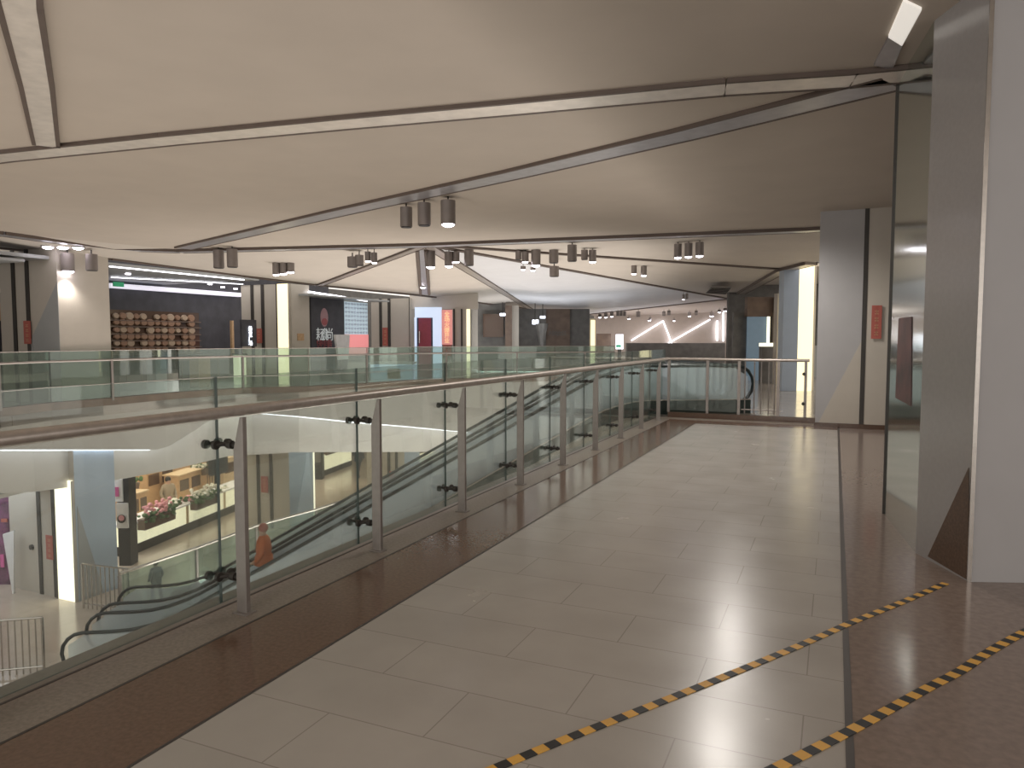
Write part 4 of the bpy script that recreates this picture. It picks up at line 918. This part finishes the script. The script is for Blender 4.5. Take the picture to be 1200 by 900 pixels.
s_=sOf(200,570,1.2); p=CP(s_,1.3,0); person(p,1.65,(1,-.3,0),'shop worker in beige standing behind the long lit counter','beigec','cloth','hair')
# poster behind right glass
tdir=(B-A).normalized(); nb=Vector((tdir.y,-tdir.x,0)); nb=nb if nb.dot((A+B)/2)>0 else -nb
def onA(px,py,off):
    d=ray(px,py); k=(A+nb*off-E).dot(nb)/d.dot(nb); return E+d*k
mb=MB(); mb.prism([onA(1053,373,-.006),onA(1068,371,-.006),onA(1067,476,-.006),onA(1049,466,-.006)],nb*.004,'purple'); mb.build('p')
o=bpy.data.objects['p']; o.name='hanging_poster'; tag(o,'dark red tall poster on the glass shopfront right of the pillar','poster')
o.data.materials[0]=mat('dull_red_poster',(.11,.04,.035),.4,scale=5,var=.5)
# ================================================================ LIGHTS
def area(loc,size,energy,col,rot=(0,0,0),sy=None):  # used for shop lighting and for added fill lights
    l=bpy.data.lights.new('shop_or_fill_light','AREA'); l.energy=energy; l.color=col; l.size=size
    if sy: l.shape='RECTANGLE'; l.size_y=sy
    o=bpy.data.objects.new('shop_or_fill_light',l); C.objects.link(o); o.location=loc; o.rotation_euler=rot; return o
area((-23,20,-2.15),8,520,(1,.87,.68),sy=16)          # lower flower shop ceiling lights
area((-14,38,-2.2),14,700,(1,.9,.75),sy=12)
area((-20,12,-2.3),3,90,(.85,.9,1),sy=6)
area((-19.2,18.5,3.35),2.5,30,(1,.93,.9),sy=9)        # round-plate shop
area((-6,42,3.0),10,130,(1,.9,.85),sy=6)              # far lit shop
area((-9,7,-9.3),6,300,(1,.9,.78),(PI,0,0),12)     # unseen uplights added in the basement to brighten the ceiling
area((-9.5,20,-9.3),7,1250,(1,.92,.84),(PI,0,0),12)  # second added basement uplight, out of sight
area(lz(7.5,43.2,.5),8,70,(1,.93,.9),(PI,0,YAW),2)  # uplight added out of sight behind the low far counter
area(lz(1.0,33,.05),6,110,(.95,.97,1),(PI,0,YAW),.8)     # uplight added at far floor level to brighten the ceiling     # no fixture there
area((-1.4,-4.2,3.0),3,80,(1,.94,.89),(math.radians(86),0,0),1.2)  # fill light added out of view behind the camera

for loc,en in (((-1.2,9.0,3.68),150),((-1.5,12.4,3.68),190)):       # fill spots added over the corridor, without fixtures
    l=bpy.data.lights.new('corridor_fill_spot','SPOT'); l.energy=en; l.spot_size=math.radians(160); l.spot_blend=.6; l.shadow_soft_size=.12; l.color=(1,.94,.88)
    lo=bpy.data.objects.new('corridor_fill_spot',l); C.objects.link(lo); lo.location=loc   # bare added light, no fitting
area((3,26,3.4),4,110,(1,.93,.82),sy=8)
w=bpy.data.worlds.new('World'); bpy.context.scene.world=w; w.use_nodes=True
w.node_tree.nodes['Background'].inputs[0].default_value=(1,.93,.87,1); w.node_tree.nodes['Background'].inputs[1].default_value=.88
# ================================================================ CAMERA
cam=bpy.data.cameras.new('Camera'); co=bpy.data.objects.new('Camera',cam); C.objects.link(co); co.location=E
cam.sensor_width=36; cam.lens=36*FPX/1200; cam.clip_start=.05; cam.clip_end=200
co.rotation_euler=Matrix((R,U,-F)).transposed().to_euler()
sc=bpy.context.scene; sc.camera=co
sc.view_settings.view_transform='Standard'; sc.view_settings.look='None'; sc.view_settings.gamma=1; sc.view_settings.exposure=.45; sc.view_settings.use_curve_mapping=False
sc.cycles.max_bounces=8; sc.cycles.transparent_max_bounces=24; sc.cycles.sample_clamp_indirect=4; sc.cycles.caustics_reflective=False
